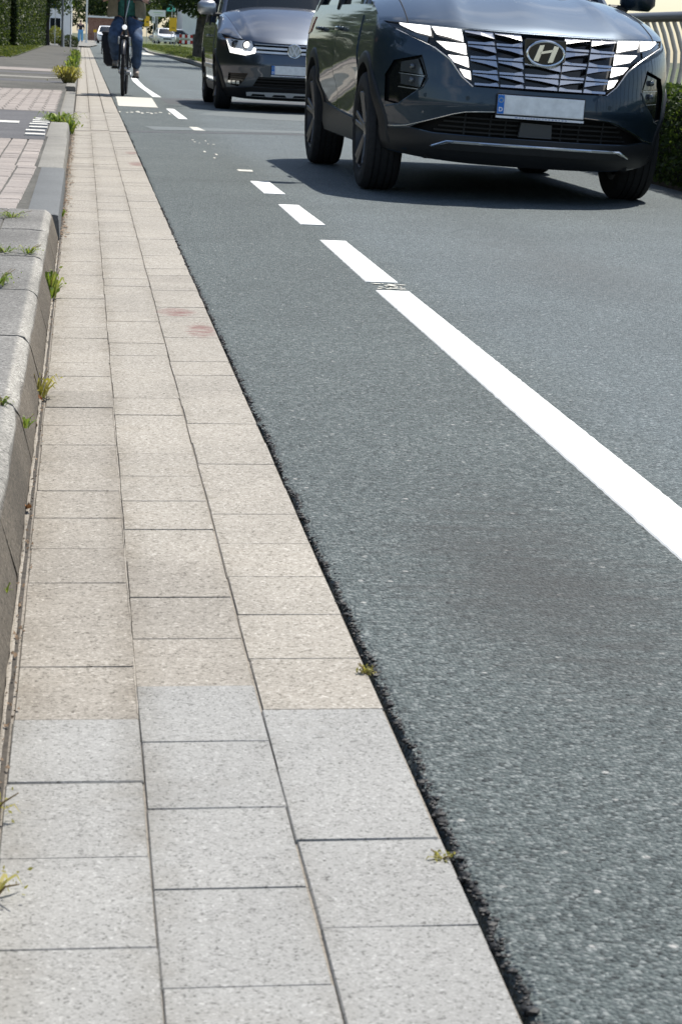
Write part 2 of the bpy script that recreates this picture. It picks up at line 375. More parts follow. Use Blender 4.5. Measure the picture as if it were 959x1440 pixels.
strip('marking_block', [(27.2, .462, .945), (31.3, .49, 1.0)], M_WHITE_W, jag=.012, label='wide cream white block across the cycle lane')
strip('curved_line', [(31.9, 1.04, 1.16), (34, 1.03, 1.13), (38, .99, 1.09), (42, .98, 1.10), (46.5, 1.02, 1.13)], M_WHITE, step=.4, label='white line bending round the cycle lane start')
strip('kerb_end_marking', [(100, 2.75, 3.3), (112, 2.9, 3.4)], M_WHITE_W, step=1)
def scraps(name, lst, mat, z1=.0035):
    v = []; f = []
    for (x, y, w, l) in lst:
        b = len(v); n = 7
        for k in range(n):
            a = 2 * math.pi * k / n; rr = random.uniform(.6, 1.1)
            v.append((x + w * rr * math.cos(a), y + l * rr * math.sin(a), z1 + random.random() * .0004))
        f.append(tuple(range(b, b + n)))
    o = mesh(name, v, f, mat, road); return o
scraps('paint_scraps', [(random.uniform(1.105, 1.22), random.uniform(7.83, 8.03), random.uniform(.003, .022), random.uniform(.004, .02)) for _ in range(30)], M_WHITE_W)
scraps('paint_scraps', [(.46 + .06 * k + random.uniform(-.02, .02), 25.3 + random.uniform(-.25, .25), random.uniform(.01, .035), random.uniform(.1, .35)) for k in range(10)] +
       [(random.uniform(.95, 1.2), random.uniform(15.6, 20.5), random.uniform(.004, .016), random.uniform(.03, .16)) for _ in range(9)], M_WHITE_W)
def sheet(name, poly, z, mat, parent=None, kind=None):
    o = mesh(name, [(x, y, z) for x, y in poly], [tuple(range(len(poly)))], mat, parent)
    if kind: o['kind'] = kind
    return o
sheet('sealed_crack', [(.44, 20.0), (1.9, 20.9), (4.1, 21.4), (4.1, 21.65), (1.9, 21.25), (.44, 20.35)], .0012, M_PATCH_D, road)
sheet('repair_patch', [(.7, 20.75), (1.1, 21.0), (2.4, 21.5), (4.0, 22.0), (4.0, 22.4), (2.0, 21.9), (.62, 21.5)], .0022, M_PATCH_L, road)
sheet('repair_patch', [(1.35, 25.5), (2.2, 24.8), (4.1, 25.0), (4.1, 29.3), (2.0, 29.4), (1.3, 28.8), (1.75, 27)], .0016, M_PATCH_L, road)
sheet('sealed_crack', [(.44, 31.2), (.47, 31.1), (.45, 34), (.43, 34)], .0012, M_PATCH_D, road)
sheet('sealed_crack', [(1.15, 29.0), (1.9, 29.6), (4.1, 29.9), (4.1, 32.8), (1.4, 31.9), (1.12, 31.4)], .0012, M_PATCH_D, road)

# --- gutter: three rows of stones on a mortar bed
def gz(x): return -.014 + .010 * (x - GX0) / (GX1 - GX0)
bed = mesh('gutter', [(GX0 - .004, -3, -.0182), (GX1 + .0015, -3, -.0085), (GX1 + .0015, 25, -.0085), (GX0 - .004, 25, -.0182)], [(0, 1, 2, 3)], M_BED); bed['kind'] = 'structure'
rowx = [GX0, GX0 + .1655, GX0 + .332, GX1 + .002]
variants = []
for k in range(8):
    bm = bmesh.new(); w, l, h = .1648, .2418, .08
    jit = lambda s: random.uniform(-s, s)
    prof = []
    def ring(ix, iy, z, j):
        return [bm.verts.new((sx * (w / 2 - ix) + jit(j), sy * (l / 2 - iy) + jit(j), z)) for sx, sy in ((-1, -1), (1, -1), (1, 1), (-1, 1))]
    r0 = ring(0, 0, -h, 0); r1 = ring(0, 0, -.0022, .0005); r2 = ring(.0012, .0012, 0, .0006)
    for a, b in ((r0, r1), (r1, r2)):
        for i in range(4): bm.faces.new((a[i], a[(i + 1) % 4], b[(i + 1) % 4], b[i]))
    bm.faces.new(r2)
    me = bpy.data.meshes.new('stone'); bmesh.ops.recalc_face_normals(bm, faces=bm.faces); bm.to_mesh(me); bm.free(); variants.append(me)
starts = [2.727, 2.875, 2.766]
PITCH = .2433
stone_mats = {}
for r in range(3):
    xc = (rowx[r] + rowx[r + 1]) / 2
    for k in range(-7, 91):
        y0 = starts[r] + k * PITCH
        if y0 > 19.9 and y0 < 20.2: continue                       # expansion joint
        mt = M_STONE_G if k < 0 else (M_STONE_B if (r == 0 and k < 11) or (r == 1 and k < 3) or random.random() < .02 else M_STONE)
        key = (random.randrange(8), mt.name)
        if key not in stone_mats:
            me = variants[key[0]].copy(); me.materials.append(mt); stone_mats[key] = me
        o = bpy.data.objects.new('stone', stone_mats[key]); link(o, bed)
        o.location = (xc + random.gauss(0, .0008), y0 + PITCH / 2, gz(xc) + max(-.0007, min(.0012, random.gauss(0, .0006)))); o.rotation_euler = (random.gauss(0, .0014), .02 * -1 + random.gauss(0, .0018), random.gauss(0, .002))
# farther on the stones are too small to tell apart: one strip per row
for r in range(3):
    for (a, b) in ((25.0, 31.3), (31.65, 60), (60.05, 130)):
        bm = bmesh.new(); add_box(bm, ((rowx[r] + rowx[r + 1]) / 2, (a + b) / 2, gz((rowx[r] + rowx[r + 1]) / 2) - .05), (.162, b - a, .1), .003)
        obm('far_stone_row', bm, M_STONE, bed)
# pale mortar lines pressed out of some joints
def ribbon(name, xc, y0, y1, w, z, mat, parent, wob=.002):
    v = []; f = []; yy = np.arange(y0, y1, .02)
    for i, y in enumerate(yy):
        a = xc + noise.noise((y * 14, xc * 9, 0)) * wob; ww = w * (.55 + .9 * abs(noise.noise((y * 7, xc * 5, 3))))
        v += [(a - ww, y, z), (a, y, z + .0007), (a + ww, y, z)]
    for i in range(len(yy) - 1):
        for k in range(2): f.append((3 * i + k, 3 * i + k + 1, 3 * i + k + 4, 3 * i + k + 3))
    return mesh(name, v, f, mat, parent)
ribbon('mortar_line', rowx[1] - .001, 2.75, 5.3, .0016, gz(rowx[1]) + .0002, M_MORTAR, bed)
ribbon('mortar_line', GX0 - .0125, 1.2, 9.4, .0036, gz(GX0) + .0012, M_MORTAR, bed, .0012)
mesh('kerb_foot', [(-.30, -3, -.03), (-.088, -3, -.0165), (GX0 - .0035, -3, -.0172), (GX0 - .0035, 60, -.0172), (-.088, 60, -.0165), (-.30, 60, -.03)], [(0, 1, 4, 5), (1, 2, 3, 4)], plain('dark_gutter_dirt', (.060, .052, .042), .95, var=.5, vscale=50), bed)

# --- kerb
kerb = thing('kerb', None, None); kerb['kind'] = 'structure'
def kerb_stone(y0, y1, ztop, mat, xb=-.088, xt=-.117, xe=-.142, back=-.30, rough=.0065, z1top=None, label=None, seg=None):
    """battered face, worn rounded edge, flat top; chipped by noise"""
    z1top = ztop if z1top is None else z1top
    n = seg or max(6, int((y1 - y0) / .02)); v = []; f = []
    bevz = .030
    for i in range(n + 1):
        t = i / n; y = y0 + (y1 - y0) * t; zt = ztop + (z1top - ztop) * t
        k = min(1.0, zt / .115)
        prof = [(back, -.03), (back, zt - .002), (back + .004, zt), (xe - .05, zt + .0), (xe - .004, zt - .0005), (xe + .010, zt - .006 * k), (xt - .003, zt - .016 * k), (xt + .002 * k, zt - .030 * k), (xb, .0), (xb, -.04)]
        endr = 1 if i in (0, n) else 0
        for j, (x, z) in enumerate(prof):
            if 3 <= j <= 8:
                q = (y * 34, x * 40 + j * 1.7, z * 30)
                amp = rough * (1.5 if j in (5, 6) else .7)
                x += noise.noise(q) * amp; z += noise.noise((q[0] + 9, q[1], q[2])) * amp * (.8 if j < 8 else .2)
            if endr and 1 <= j <= 8: z -= .004
            v.append((x, y + (-.003 if i == 0 else .003 if i == n else 0) * (1 if y1 < y0 else -1), z))
    m = len(prof)
    for i in range(n):
        for j in range(m - 1): f.append((i * m + j, i * m + j + 1, (i + 1) * m + j + 1, (i + 1) * m + j))
    f.append(tuple(range(m))); f.append(tuple(range(n * m + m - 1, n * m - 1, -1)))
    o = mesh('kerb_stone', v, f, mat, kerb, 40)
    if label: o['label'] = label
    return o
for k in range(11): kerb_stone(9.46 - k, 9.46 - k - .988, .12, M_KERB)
kerb_stone(9.475, 12.85, .098, M_KERB_BLUE, xb=-.082, xt=-.088, xe=-.098, back=-.225, rough=.001, z1top=.092, label='smooth bluish grey lowered kerb stone')
kerb_stone(12.862, 16.6, .092, M_KERB_LIGHT, xb=-.088, xt=-.094, xe=-.108, back=-.245, rough=.0015, label='pale lowered kerb stone')
kerb_stone(16.615, 19.3, .094, M_KERB_LIGHT, xb=-.095, xt=-.105, xe=-.125, back=-.26, rough=.004, label='short pale kerb block with weeds at its end')
kerb_stone(19.32, 26.0, .012, M_KERB_LIGHT, xb=-.085, xt=-.088, xe=-.095, back=-.25, rough=.001)
kerb_stone(26.02, 32.4, .012, M_KERB_LIGHT, xb=-.085, xt=-.088, xe=-.095, back=-.25, rough=.001)
for k in range(14): kerb_stone(32.45 + k * 6, 38.4 + k * 6, .09, M_KERB_LIGHT, xb=-.085, xt=-.09, xe=-.105, back=-.23, rough=.003, seg=10)

# --- sidewalk
def sz(y): return float(np.interp(y, [9.5, 18.5, 22, 31.5, 34], [.088, .084, .034, .034, .082]))
v = []; f = []
yy = [-3, 9.46, 9.5, 12, 16, 18.5, 20, 22, 31.5, 32.5, 34, 45, 60, 130]
for y in yy: v += [(-2.6, y, sz(max(9.5, y)) if y > 9.47 else .112), (-.220 if y > 9.47 else -.30, y, (sz(y) if y > 9.47 else .112))]
for i in range(len(yy) - 1): f.append((2 * i, 2 * i + 1, 2 * i + 3, 2 * i + 2))
walk = mesh('sidewalk', v, f, M_WALK); walk['kind'] = 'structure'
def flat_stone(name, w, l, h, mat, bev=.004):
    bm = bmesh.new(); j = .0008
    a = []
    for ins, z in ((0, -h), (0, -bev), (bev, 0)):
        a.append([bm.verts.new((sx * (w / 2 - ins) + random.uniform(-j, j), sy * (l / 2 - ins) + random.uniform(-j, j), z)) for sx, sy in ((-1, -1), (1, -1), (1, 1), (-1, 1))])
    for p, q in zip(a, a[1:]):
        for i in range(4): bm.faces.new((p[i], p[(i + 1) % 4], q[(i + 1) % 4], q[i]))
    bm.faces.new(a[-1]); bmesh.ops.recalc_face_normals(bm, faces=bm.faces)
    me = bpy.data.meshes.new(name); bm.to_mesh(me); bm.free(); me.materials.append(mat); return me
slabs = [flat_stone('paving_slab', .294, .994, .06, M_SLAB) for _ in range(3)]
for i in range(7):
    for j in range(11):
        o = bpy.data.objects.new('paving_slab', random.choice(slabs)); link(o, walk)
        o.location = (-.453 - .3 * i, 9.46 - j - .5, .121 + random.gauss(0, .0015)); o.rotation_euler = (random.gauss(0, .002), random.gauss(0, .004), random.gauss(0, .001))
pav = [flat_stone('paver', .112, .196, .05, M_PAVER, .006) for _ in range(4)]
def bend(y): return -.0 - .035 * max(0, (13.5 - y) / 4) ** 1.6 + (.0 if y < 14 else 0)
for i in range(9):
    for j in range(33):
        y = 9.50 + .2 * j + .1
        if y > 16.05: continue
        x = -.262 - .058 - .1195 * i + (.0 if y > 12.9 else -.0) + bend(y) * (1 - .0 * i) + (.01 if y > 12.9 else .025)
        o = bpy.data.objects.new('paver', random.choice(pav)); link(o, walk); o.location = (x - .012, y, sz(y) + .005 + random.gauss(0, .0012)); o.rotation_euler = (random.gauss(0, .003), random.gauss(0, .004), 0)
sheet('dark_paving_strip', [(-2.6, 16.1), (-.262, 16.1), (-.275, 18.5), (-2.6, 18.5)], .0905, M_PAVER_D, walk)
mesh('dark_paving_strip', [(-2.6, 18.5, .0905), (-.275, 18.5, .0905), (-.262, 22, .040), (-2.6, 22, .040), (-.262, 23.2, .0385), (-2.6, 23.2, .0385)], [(0, 1, 2, 3), (3, 2, 4, 5)], M_PAVER_D, walk)
for k in range(7):
    y = 16.75 + k * .62; z = float(np.interp(y, [16, 18.5, 22], [.0925, .0925, .042]))
    box('pale_bar', (-.345 - .012 * (k % 2), y, z + .004), (.15, .22, .012), M_STRIPE, walk)
box('pale_bar', (-.66, 19.0, .083 + .004), (.26, .42, .012), M_STRIPE, walk)
pav2 = [flat_stone('paver', .136, .296, .05, M_PAVER, .006) for _ in range(4)]
for i in range(9):
    for j in range(28):
        y = 23.35 + .3 * j + .15
        o = bpy.data.objects.new('paver', random.choice(pav2)); link(o, walk); o.location = (-.262 - .07 - .142 * i - .02 * (j % 2), y, sz(y) + .005 + random.gauss(0, .001)); o.rotation_euler = (random.gauss(0, .002), random.gauss(0, .004), .05)
for (y0, y1, z, mt) in ((34.2, 35.6, .0835, M_PAVER_D), (37.2, 38.4, .0845, M_KERB_LIGHT), (41, 42.2, .0835, M_PAVER_D), (43.6, 46.5, .0845, M_PAVER)):
    sheet('paving_band', [(-2.6, y0 + .4), (-.235, y0), (-.235, y1), (-2.6, y1 + .4)], z, mt, walk)
# --- lawns and beds
mesh('lawn', [(-60, -3, .10), (-2.55, -3, .10), (-2.55, 60, .10), (-1.95, 66, .105), (-1.95, 130, .105), (-60, 130, .10)], [(0, 1, 2, 3, 4, 5)], M_GRASS)['kind'] = 'structure'
mesh('planting_bed', [(4.15, -4, -.03), (4.15, -4, .03), (40, -4, .05), (40, 58, .05), (4.15, 58, .03), (4.15, 58, -.03)], [(0, 1, 4, 5), (1, 2, 3, 4)], M_EARTH)['kind'] = 'structure'
v = []; f = []
yy = np.arange(58, 240, 4.0)
for y in yy:
    e = 3.55 + (.25 * math.sin(y * .1))
    v += [(e, y, -.02), (e + .02, y, .09), (e + .16, y, .10), (e + 1.0, y, .16), (60, y, .2)]
for i in range(len(yy) - 1):
    for k in range(4): f.append((5 * i + k, 5 * i + k + 1, 5 * i + k + 6, 5 * i + k + 5))
mi = [1 if k < 2 else 0 for i in range(len(yy) - 1) for k in range(4)]
mesh('verge', v, f, [M_GRASS, M_KERB_LIGHT], mi=mi)['kind'] = 'structure'
def grass_pts(n, xf, y0, y1, z):
    y = rng.uniform(y0, y1, n); x = xf(rng.uniform(0, 1, n), y); return np.stack([x, y, z + rng.uniform(.01, .09, n)], 1)
leaf_cloud('grass', np.concatenate([grass_pts(9000, lambda t, y: -2.0 - 2.2 * t ** 1.5 - (y < 62) * .55, 52, 100, .10), grass_pts(14000, lambda t, y: 3.75 + 3.5 * t ** 1.4, 60, 170, .13)]), .13, M_GRASSB, up=2, asp=.25)['kind'] = 'stuff'

# ================================================================ VEHICLES
M_PAINT_T = plain('dark_teal_grey_paint', (.019, .038, .062), .40, .65, .5, coat=.8)
M_PAINT_V = plain('graphite_paint', (.075, .090, .115), .30, .88, .5, coat=1.0)
M_PAINT_W = plain('white_paint', (.78, .78, .77), .3, 0, .5, coat=.8)
M_PAINT_S = plain('silver_paint', (.38, .40, .42), .3, .6, .5, coat=.8)
M_BLACK = plain('gloss_black', (.008, .009, .010), .12, 0, .5)
M_PLAST = plain('black_plastic', (.014, .0145, .0155), .5, 0, .4, var=.15, vscale=60)
M_VOID = plain('wheel_well_black', (.006, .006, .006), .9)
M_TYRE = plain('tyre_rubber', (.020, .020, .021), .82, 0, .3, var=.25, vscale=30)
M_CHROME = plain('chrome', (.78, .79, .80), .12, 1.0)
M_DCHROME = plain('dark_chrome', (.66, .66, .66), .24, 1.0)
M_BRIGHT = plain('bright_badge', (.86, .87, .88), .35, .15)
M_SILVER = plain('satin_silver', (.50, .51, .52), .34, .85)
M_RIMD = plain('dark_rim', (.03, .03, .031), .35, .5)
M_SPOKE = plain('grey_spoke', (.16, .16, .165), .3, .8)
M_GLASS = plain('tinted_window_glass', (.012, .016, .018), .04, 0, .6)
M_LENS = plain('lamp_lens', (.13, .14, .15), .12, .6)
M_PLATEW = plain('plate_blurred_white', (.88, .88, .87), .5, var=.11, vscale=22)
M_PLATEE = plain('plate_white_edge', (.82, .82, .83), .4)
M_BLUE = plain('plate_blue', (.015, .17, .58), .4)
M_STAR = plain('plate_star', (.75, .68, .15), .4)
M_DARKTXT = plain('plate_small_print', (.12, .16, .38), .5)
def lampmat(name, col, s):
    m, nt, b = new_mat(name); setb(b, (.8, .8, .8), .2); b.inputs['Emission Color'].default_value = (*col, 1); b.inputs['Emission Strength'].default_value = s; return m
M_DRL = lampmat('lit_daytime_lamp', (1, .97, .92), 2.2)
M_DRLV = lampmat('lit_headlamp', (1, .97, .9), 1.8)
M_AMBER = plain('amber_marker', (.65, .25, .03), .2)
M_RED = plain('red_lens', (.35, .01, .01), .15)

class Car:
    """a road car whose body is a stack of horizontal outlines; nose at y=0 in its own axes, tail at +y"""
    def __init__(s, L, wz, D, a, b, prof, ztop, zbot, Dr=.35, crease=None):
        s.L, s.w, s.D, s.a, s.b, s.prof, s.ztop, s.zbot, s.Dr = L, wz, D, a, b, prof, ztop, zbot, Dr
        s.crease = crease or (lambda y, z: 0)
    def g(s, q): q = min(1, abs(q)); return 1 - max(0, 1 - q ** s.a) ** (1 / s.b)
    def F(s, x, z): return s.prof(z) + s.D * s.g(x / s.w(z))
    def planx(s, y, z):
        q = (y - s.prof(z)) / s.D
        if q >= 1: return s.X(y, z)
        q = max(0, q); x = s.w(z) * (1 - (1 - q) ** s.b) ** (1 / s.a)
        t = max(0, (q - .8) / .2); return x * (1 - t) + (x + s.crease(y, z)) * t
    def X(s, y, z): return s.w(z) + s.crease(y, z)
    def shell(s, nt=26, nf=30, ns=44, nr=16):
        lv = []
        for i in range(nt + 1):
            t = i / nt; h = []
            for k in range(nf + 1):
                q = math.sin(math.pi / 2 * k / nf); yq = s.D * s.g(q) + .03
                z = s.zbot(yq) + (s.ztop(yq) - s.zbot(yq)) * t
                x = q * s.w(z); y = s.F(x, z)
                if k > nf * .8: x += s.crease(y, z) * (k - nf * .8) / (nf * .2)
                h.append((x, y, z))
            ye = h[-1][1]
            for k in range(1, ns + 1):
                y = ye + (s.L - s.Dr - ye) * k / ns; z = s.zbot(y) + (s.ztop(y) - s.zbot(y)) * t
                h.append((s.X(y, z), y, z))
            for k in range(nr - 1, -1, -1):
                q = math.sin(math.pi / 2 * k / nr); yr = s.L - s.Dr * (1 - (1 - q ** 4) ** (1 / 1.6)) if k < nr else s.L - s.Dr
                z = s.zbot(yr) + (s.ztop(yr) - s.zbot(yr)) * t
                h.append((q * s.w(z), s.L - s.Dr * s.g4(q) - .06 * abs(t - .45), z))
            lv.append(h)
        bm = bmesh.new(); R = []; n = len(lv[0])
        for h in lv:
            r = [bm.verts.new(p) for p in h]; l = [r[0]] + [bm.verts.new((-p[0], p[1], p[2])) for p in h[1:-1]] + [r[-1]]
            R.append((r, l))
        for (a, b) in zip(R, R[1:]):
            for k in range(n - 1):
                bm.faces.new((a[0][k], a[0][k + 1], b[0][k + 1], b[0][k])); bm.faces.new((a[1][k + 1], a[1][k], b[1][k], b[1][k + 1]))
        for (r, l), fl in ((R[0], 1), (R[-1], 0)):
            for k in range(n - 1):
                q = [r[k], r[k + 1], l[k + 1], l[k]]
                q = [q[i] for i in range(4) if q[i] not in q[:i]]
                bm.faces.new(q if not fl else q[::-1])
        bmesh.ops.recalc_face_normals(bm, faces=bm.faces)
        return bm
    def g4(s, q): return 1 - (1 - q ** 4) ** (1 / 1.6)
    def body(s, parent, mats, cutters):
        bm = s.shell(); me = bpy.data.meshes.new('body'); bm.to_mesh(me); bm.free()
        for m in mats: me.materials.append(m)
        o = bpy.data.objects.new('body', me); link(o)
        cb = bmesh.new()
        for c in cutters: c(cb)
        bmesh.ops.recalc_face_normals(cb, faces=cb.faces)
        for fc in cb.faces: fc.material_index = 1
        cm = bpy.data.meshes.new('cut'); cb.to_mesh(cm); cb.free()
        for m in mats: cm.materials.append(m)
        co = bpy.data.objects.new('cut', cm); link(co)
        md = o.modifiers.new('b', 'BOOLEAN'); md.object = co; md.operation = 'DIFFERENCE'; md.solver = 'EXACT'; md.material_mode = 'INDEX'
        dg = bpy.context.evaluated_depsgraph_get(); ev = o.evaluated_get(dg); nm = bpy.data.meshes.new_from_object(ev)
        bpy.data.objects.remove(co); o.modifiers.clear(); o.data = nm; bpy.data.meshes.remove(me)
        shade(nm, 32); o.parent = parent; return o
    # a piece laid on the nose, outline in (x, z)
    def patch(s, name, poly, mat, parent, off=.004, th=.02, step=.045, zstep=None, bend=0, smooth=30):
        bm = bmesh.new(); vs = [bm.verts.new((x, 0, z)) for x, z in poly]; bm.faces.new(vs)
        x0 = min(p[0] for p in poly); x1 = max(p[0] for p in poly); z0 = min(p[1] for p in poly); z1 = max(p[1] for p in poly)
        k = math.ceil(x0 / step) * step
        while k < x1:
            bmesh.ops.bisect_plane(bm, geom=bm.verts[:] + bm.edges[:] + bm.faces[:], plane_co=(k, 0, 0), plane_no=(1, 0, 0)); k += step
        zs = zstep or step; k = math.ceil(z0 / zs) * zs
        while k < z1:
            bmesh.ops.bisect_plane(bm, geom=bm.verts[:] + bm.edges[:] + bm.faces[:], plane_co=(0, 0, k), plane_no=(0, 0, 1)); k += zs
        ex = bmesh.ops.extrude_face_region(bm, geom=bm.faces[:])
        back = {e for e in ex['geom'] if isinstance(e, bmesh.types.BMVert)}
        for q in bm.verts: q.co.y = s.F(q.co.x, q.co.z) - off + (th if q in back else 0)
        return obm(name, bm, mat, parent, smooth)
    def side(s, name, poly, mat, parent, sg, off=.005, th=.02, step=.12, smooth=30):
        bm = bmesh.new(); bm.faces.new([bm.verts.new((0, y, z)) for y, z in poly])
        y0 = min(p[0] for p in poly); y1 = max(p[0] for p in poly); z0 = min(p[1] for p in poly); z1 = max(p[1] for p in poly)
        k = math.ceil(y0 / step) * step
        while k < y1:
            bmesh.ops.bisect_plane(bm, geom=bm.verts[:] + bm.edges[:] + bm.faces[:], plane_co=(0, k, 0), plane_no=(0, 1, 0)); k += step
        k = math.ceil(z0 / .06) * .06
        while k < z1:
            bmesh.ops.bisect_plane(bm, geom=bm.verts[:] + bm.edges[:] + bm.faces[:], plane_co=(0, 0, k), plane_no=(0, 0, 1)); k += .06
        ex = bmesh.ops.extrude_face_region(bm, geom=bm.faces[:])
        back = {e for e in ex['geom'] if isinstance(e, bmesh.types.BMVert)}
        for q in bm.verts: q.co.x = sg * (s.X(q.co.y, q.co.z) + off - (th if q in back else 0))
        return obm(name, bm, mat, parent, smooth)
    def prism(s, poly, y0, y1):
        def fn(bm):
            a = [bm.verts.new((x, y0, z)) for x, z in poly]; b = [bm.verts.new((x, y1, z)) for x, z in poly]; n = len(poly)
            bm.faces.new(a); bm.faces.new(b[::-1])
            for i in range(n): bm.faces.new((a[i], b[i], b[(i + 1) % n], a[(i + 1) % n]))
        return fn
    def follow_prism(s, poly, depth, front=.3):
        """prism whose back wall follows the nose at the given depth"""
        xs = [p[0] for p in poly]
        def fn(bm):
            bm2 = bmesh.new(); bm2.faces.new([bm2.verts.new((x, 0, z)) for x, z in poly])
            k = math.ceil(min(xs) / .06) * .06
            while k < max(xs):
                bmesh.ops.bisect_plane(bm2, geom=bm2.verts[:] + bm2.edges[:] + bm2.faces[:], plane_co=(k, 0, 0), plane_no=(1, 0, 0)); k += .06
            ex = bmesh.ops.extrude_face_region(bm2, geom=bm2.faces[:])
            back = {e for e in ex['geom'] if isinstance(e, bmesh.types.BMVert)}
            for q in bm2.verts: q.co.y = s.F(q.co.x, q.co.z) + (depth if q in back else -front)
            t = bpy.data.meshes.new('t'); bm2.to_mesh(t); bm2.free(); bm.from_mesh(t); bpy.data.meshes.remove(t)
        return fn
    def arch(s, y, z, r, sg, xin=.55):
        def fn(bm):
            n = 40; a = []; b = []
            for k in range(n):
                th = 2 * math.pi * k / n; a.append(bm.verts.new((sg * xin, y + r * math.cos(th), z + r * math.sin(th)))); b.append(bm.verts.new((sg * 1.3, y + r * math.cos(th), z + r * math.sin(th))))
            bm.faces.new(a); bm.faces.new(b[::-1])
            for i in range(n): bm.faces.new((a[i], b[i], b[(i + 1) % n], a[(i + 1) % n]))
        return fn
    def cladding(s, y, z, r0, r1, sg, parent, mat, a0=-8, a1=188, off=.014):
        v = []; f = []; n = 36
        for k in range(n + 1):
            th = R_(a0 + (a1 - a0) * k / n); c, q = math.cos(th), math.sin(th)
            for (r, o) in ((r0, -.03), (r0, off), (r1 - .012, off), (r1, off - .008), (r1, -.01)):
                yy, zz = y + r * c, z + r * q
                v.append((sg * (s.planx(yy, zz) + o), yy, zz))
        for k in range(n):
            for j in range(4): f.append((5 * k + j, 5 * k + j + 1, 5 * k + j + 6, 5 * k + j + 5))
        return mesh('wheel_arch_trim', v, f, mat, parent, 50)
def make_wheel(parent, c, r, w, rim, spokes=5, rimmat=None, hub=None, sg=1, dual=True, steer=0):
    """wheel with axis along x; outer side towards sg"""
    t = bpy.data.objects.new('wheel', None); link(t, parent); t.location = c; t.empty_display_size = .1; t.rotation_euler = (0, 0, steer)
    h = w / 2; pr = [(-h * .8, rim), (-h * .98, rim + .03), (-h, (rim + r) / 2), (-h * .93, r - .022), (-h * .78, r - .006)]
    for g in (-.52, -.2, .2, .52): pr += [((g - .05) * h, r), ((g - .045) * h, r - .008), ((g + .045) * h, r - .008), ((g + .05) * h, r)]
    pr += [(h * .78, r - .006), (h * .93, r - .022), (h, (rim + r) / 2), (h * .98, rim + .03), (h * .8, rim)]
    bm = bmesh.new(); add_lathe_x(bm, [(sg * a, b) for a, b in pr], 56); obm('tyre', bm, M_TYRE, t, 35)
    rm = bmesh.new(); add_lathe_x(rm, [(sg * a, b) for a, b in ((h * .86, rim + .004), (h * .9, rim - .012), (h * .55, rim - .03), (-h * .7, rim - .03), (-h * .8, rim + .003))], 48)
    obm('rim', rm, rimmat or M_RIMD, t, 35)
    bd = bmesh.new(); add_lathe_x(bd, [(sg * h * .15, .01), (sg * h * .15, rim - .035), (sg * h * .1, rim - .035), (sg * h * .1, .01)], 32); obm('brake_disc', bd, M_VOID, t)
    sp = bmesh.new()
    for k in range(spokes):
        for dd in ((-.13, .13) if dual else (0,)):
            th = 2 * math.pi * k / spokes + .3
            a0, a1 = th + dd * 1.5, th + dd
            p0 = Vector((sg * h * .62, .05 * math.cos(a0), .05 * math.sin(a0))); p1 = Vector((sg * h * .86, (rim - .004) * math.cos(a1), (rim - .004) * math.sin(a1)))
            d = (p1 - p0); q = Matrix.Rotation(-math.atan2(d.z, d.y) * -1, 4, 'X')
            ln = d.length
            rot = d.to_track_quat('Y', 'X').to_matrix().to_4x4()
            add_box(sp, (p0 + p1) / 2, (.034, ln, .024) if dual else (.03, ln, .05), .004, rot)
    add_lathe_x(sp, [(sg * h * .35, .002), (sg * h * .35, .075), (sg * h * .68, .07), (sg * h * .74, .03), (sg * h * .74, .002)], 20)
    obm('spokes', sp, hub or M_SILVER, t, 30)
    return t
def cabin(car, parent, y0, y1, y2, y3, zb, zr, wb, wr, paint, n=8):
    """glasshouse: one dark glass solid with painted roof and pillars proud of it"""
    def sec(t, e=0):
        z = zb + (zr - zb) * t; yf = y0 + (y1 - y0) * t - e; yb = y3 + (y2 - y3) * t + e; w = wb + (wr - wb) * t ** 1.3 + e
        pts = []
        for q in np.linspace(-1, 1, 13): pts.append((w * q * .93 if abs(q) < 1 else w * q * .93, yf + .16 * abs(q) ** 2.4 * (1 - .3 * t), z))
        for q in np.linspace(.06, .94, 12): pts.append((w, yf + .16 + (yb - yf - .26) * q, z))
        for q in np.linspace(1, -1, 9): pts.append((w * q * .93, yb - .10 * abs(q) ** 2, z))
        for q in np.linspace(.94, .06, 12): pts.append((-w, yf + .16 + (yb - yf - .26) * q, z))
        return pts
    bm = bmesh.new(); rs = [[bm.verts.new(p) for p in sec(i / n)] for i in range(n + 1)]
    m = len(rs[0])
    for a, b in zip(rs, rs[1:]):
        for k in range(m): bm.faces.new((a[k], a[(k + 1) % m], b[(k + 1) % m], b[k]))
    bm.faces.new(rs[-1]); bm.faces.new(rs[0][::-1]); obm('windows', bm, M_GLASS, parent, 40)
    bm = bmesh.new(); prof = [(1.0, .012, 0), (1.0, .012, .02), (.985, .004, .035)]
    top = sec(1.0, .014); c = Vector((0, (y1 + y2) / 2, zr))
    rings = [[bm.verts.new((p[0], p[1], p[2] - .05)) for p in sec(.93, .014)], [bm.verts.new(p) for p in top]]
    for sc, dz in ((.94, .022), (.8, .042), (.5, .058), (.2, .063)): rings.append([bm.verts.new((p[0] * sc, c.y + (p[1] - c.y) * sc, p[2] + dz)) for p in top])
    for a, b in zip(rings, rings[1:]):
        for k in range(m): bm.faces.new((a[k], a[(k + 1) % m], b[(k + 1) % m], b[k]))
    bm.faces.new(rings[-1]); obm('roof', bm, paint, parent, 40)
    cols = [12, 13 + 11, 12 + 13, 0]
    for sg in (1, -1):
        for (qa, nm) in (((12), 'windscreen_pillar'), ((24), 'rear_pillar'), (18, 'door_pillar')):
            pts = []
            for i in range(n + 1):
                p = sec(i / n, .004)[qa]; pts.append((sg * p[0], p[1], p[2]))
            tube(nm, pts, .034 if nm != 'door_pillar' else .04, paint if nm != 'door_pillar' else M_BLACK, parent, 8)
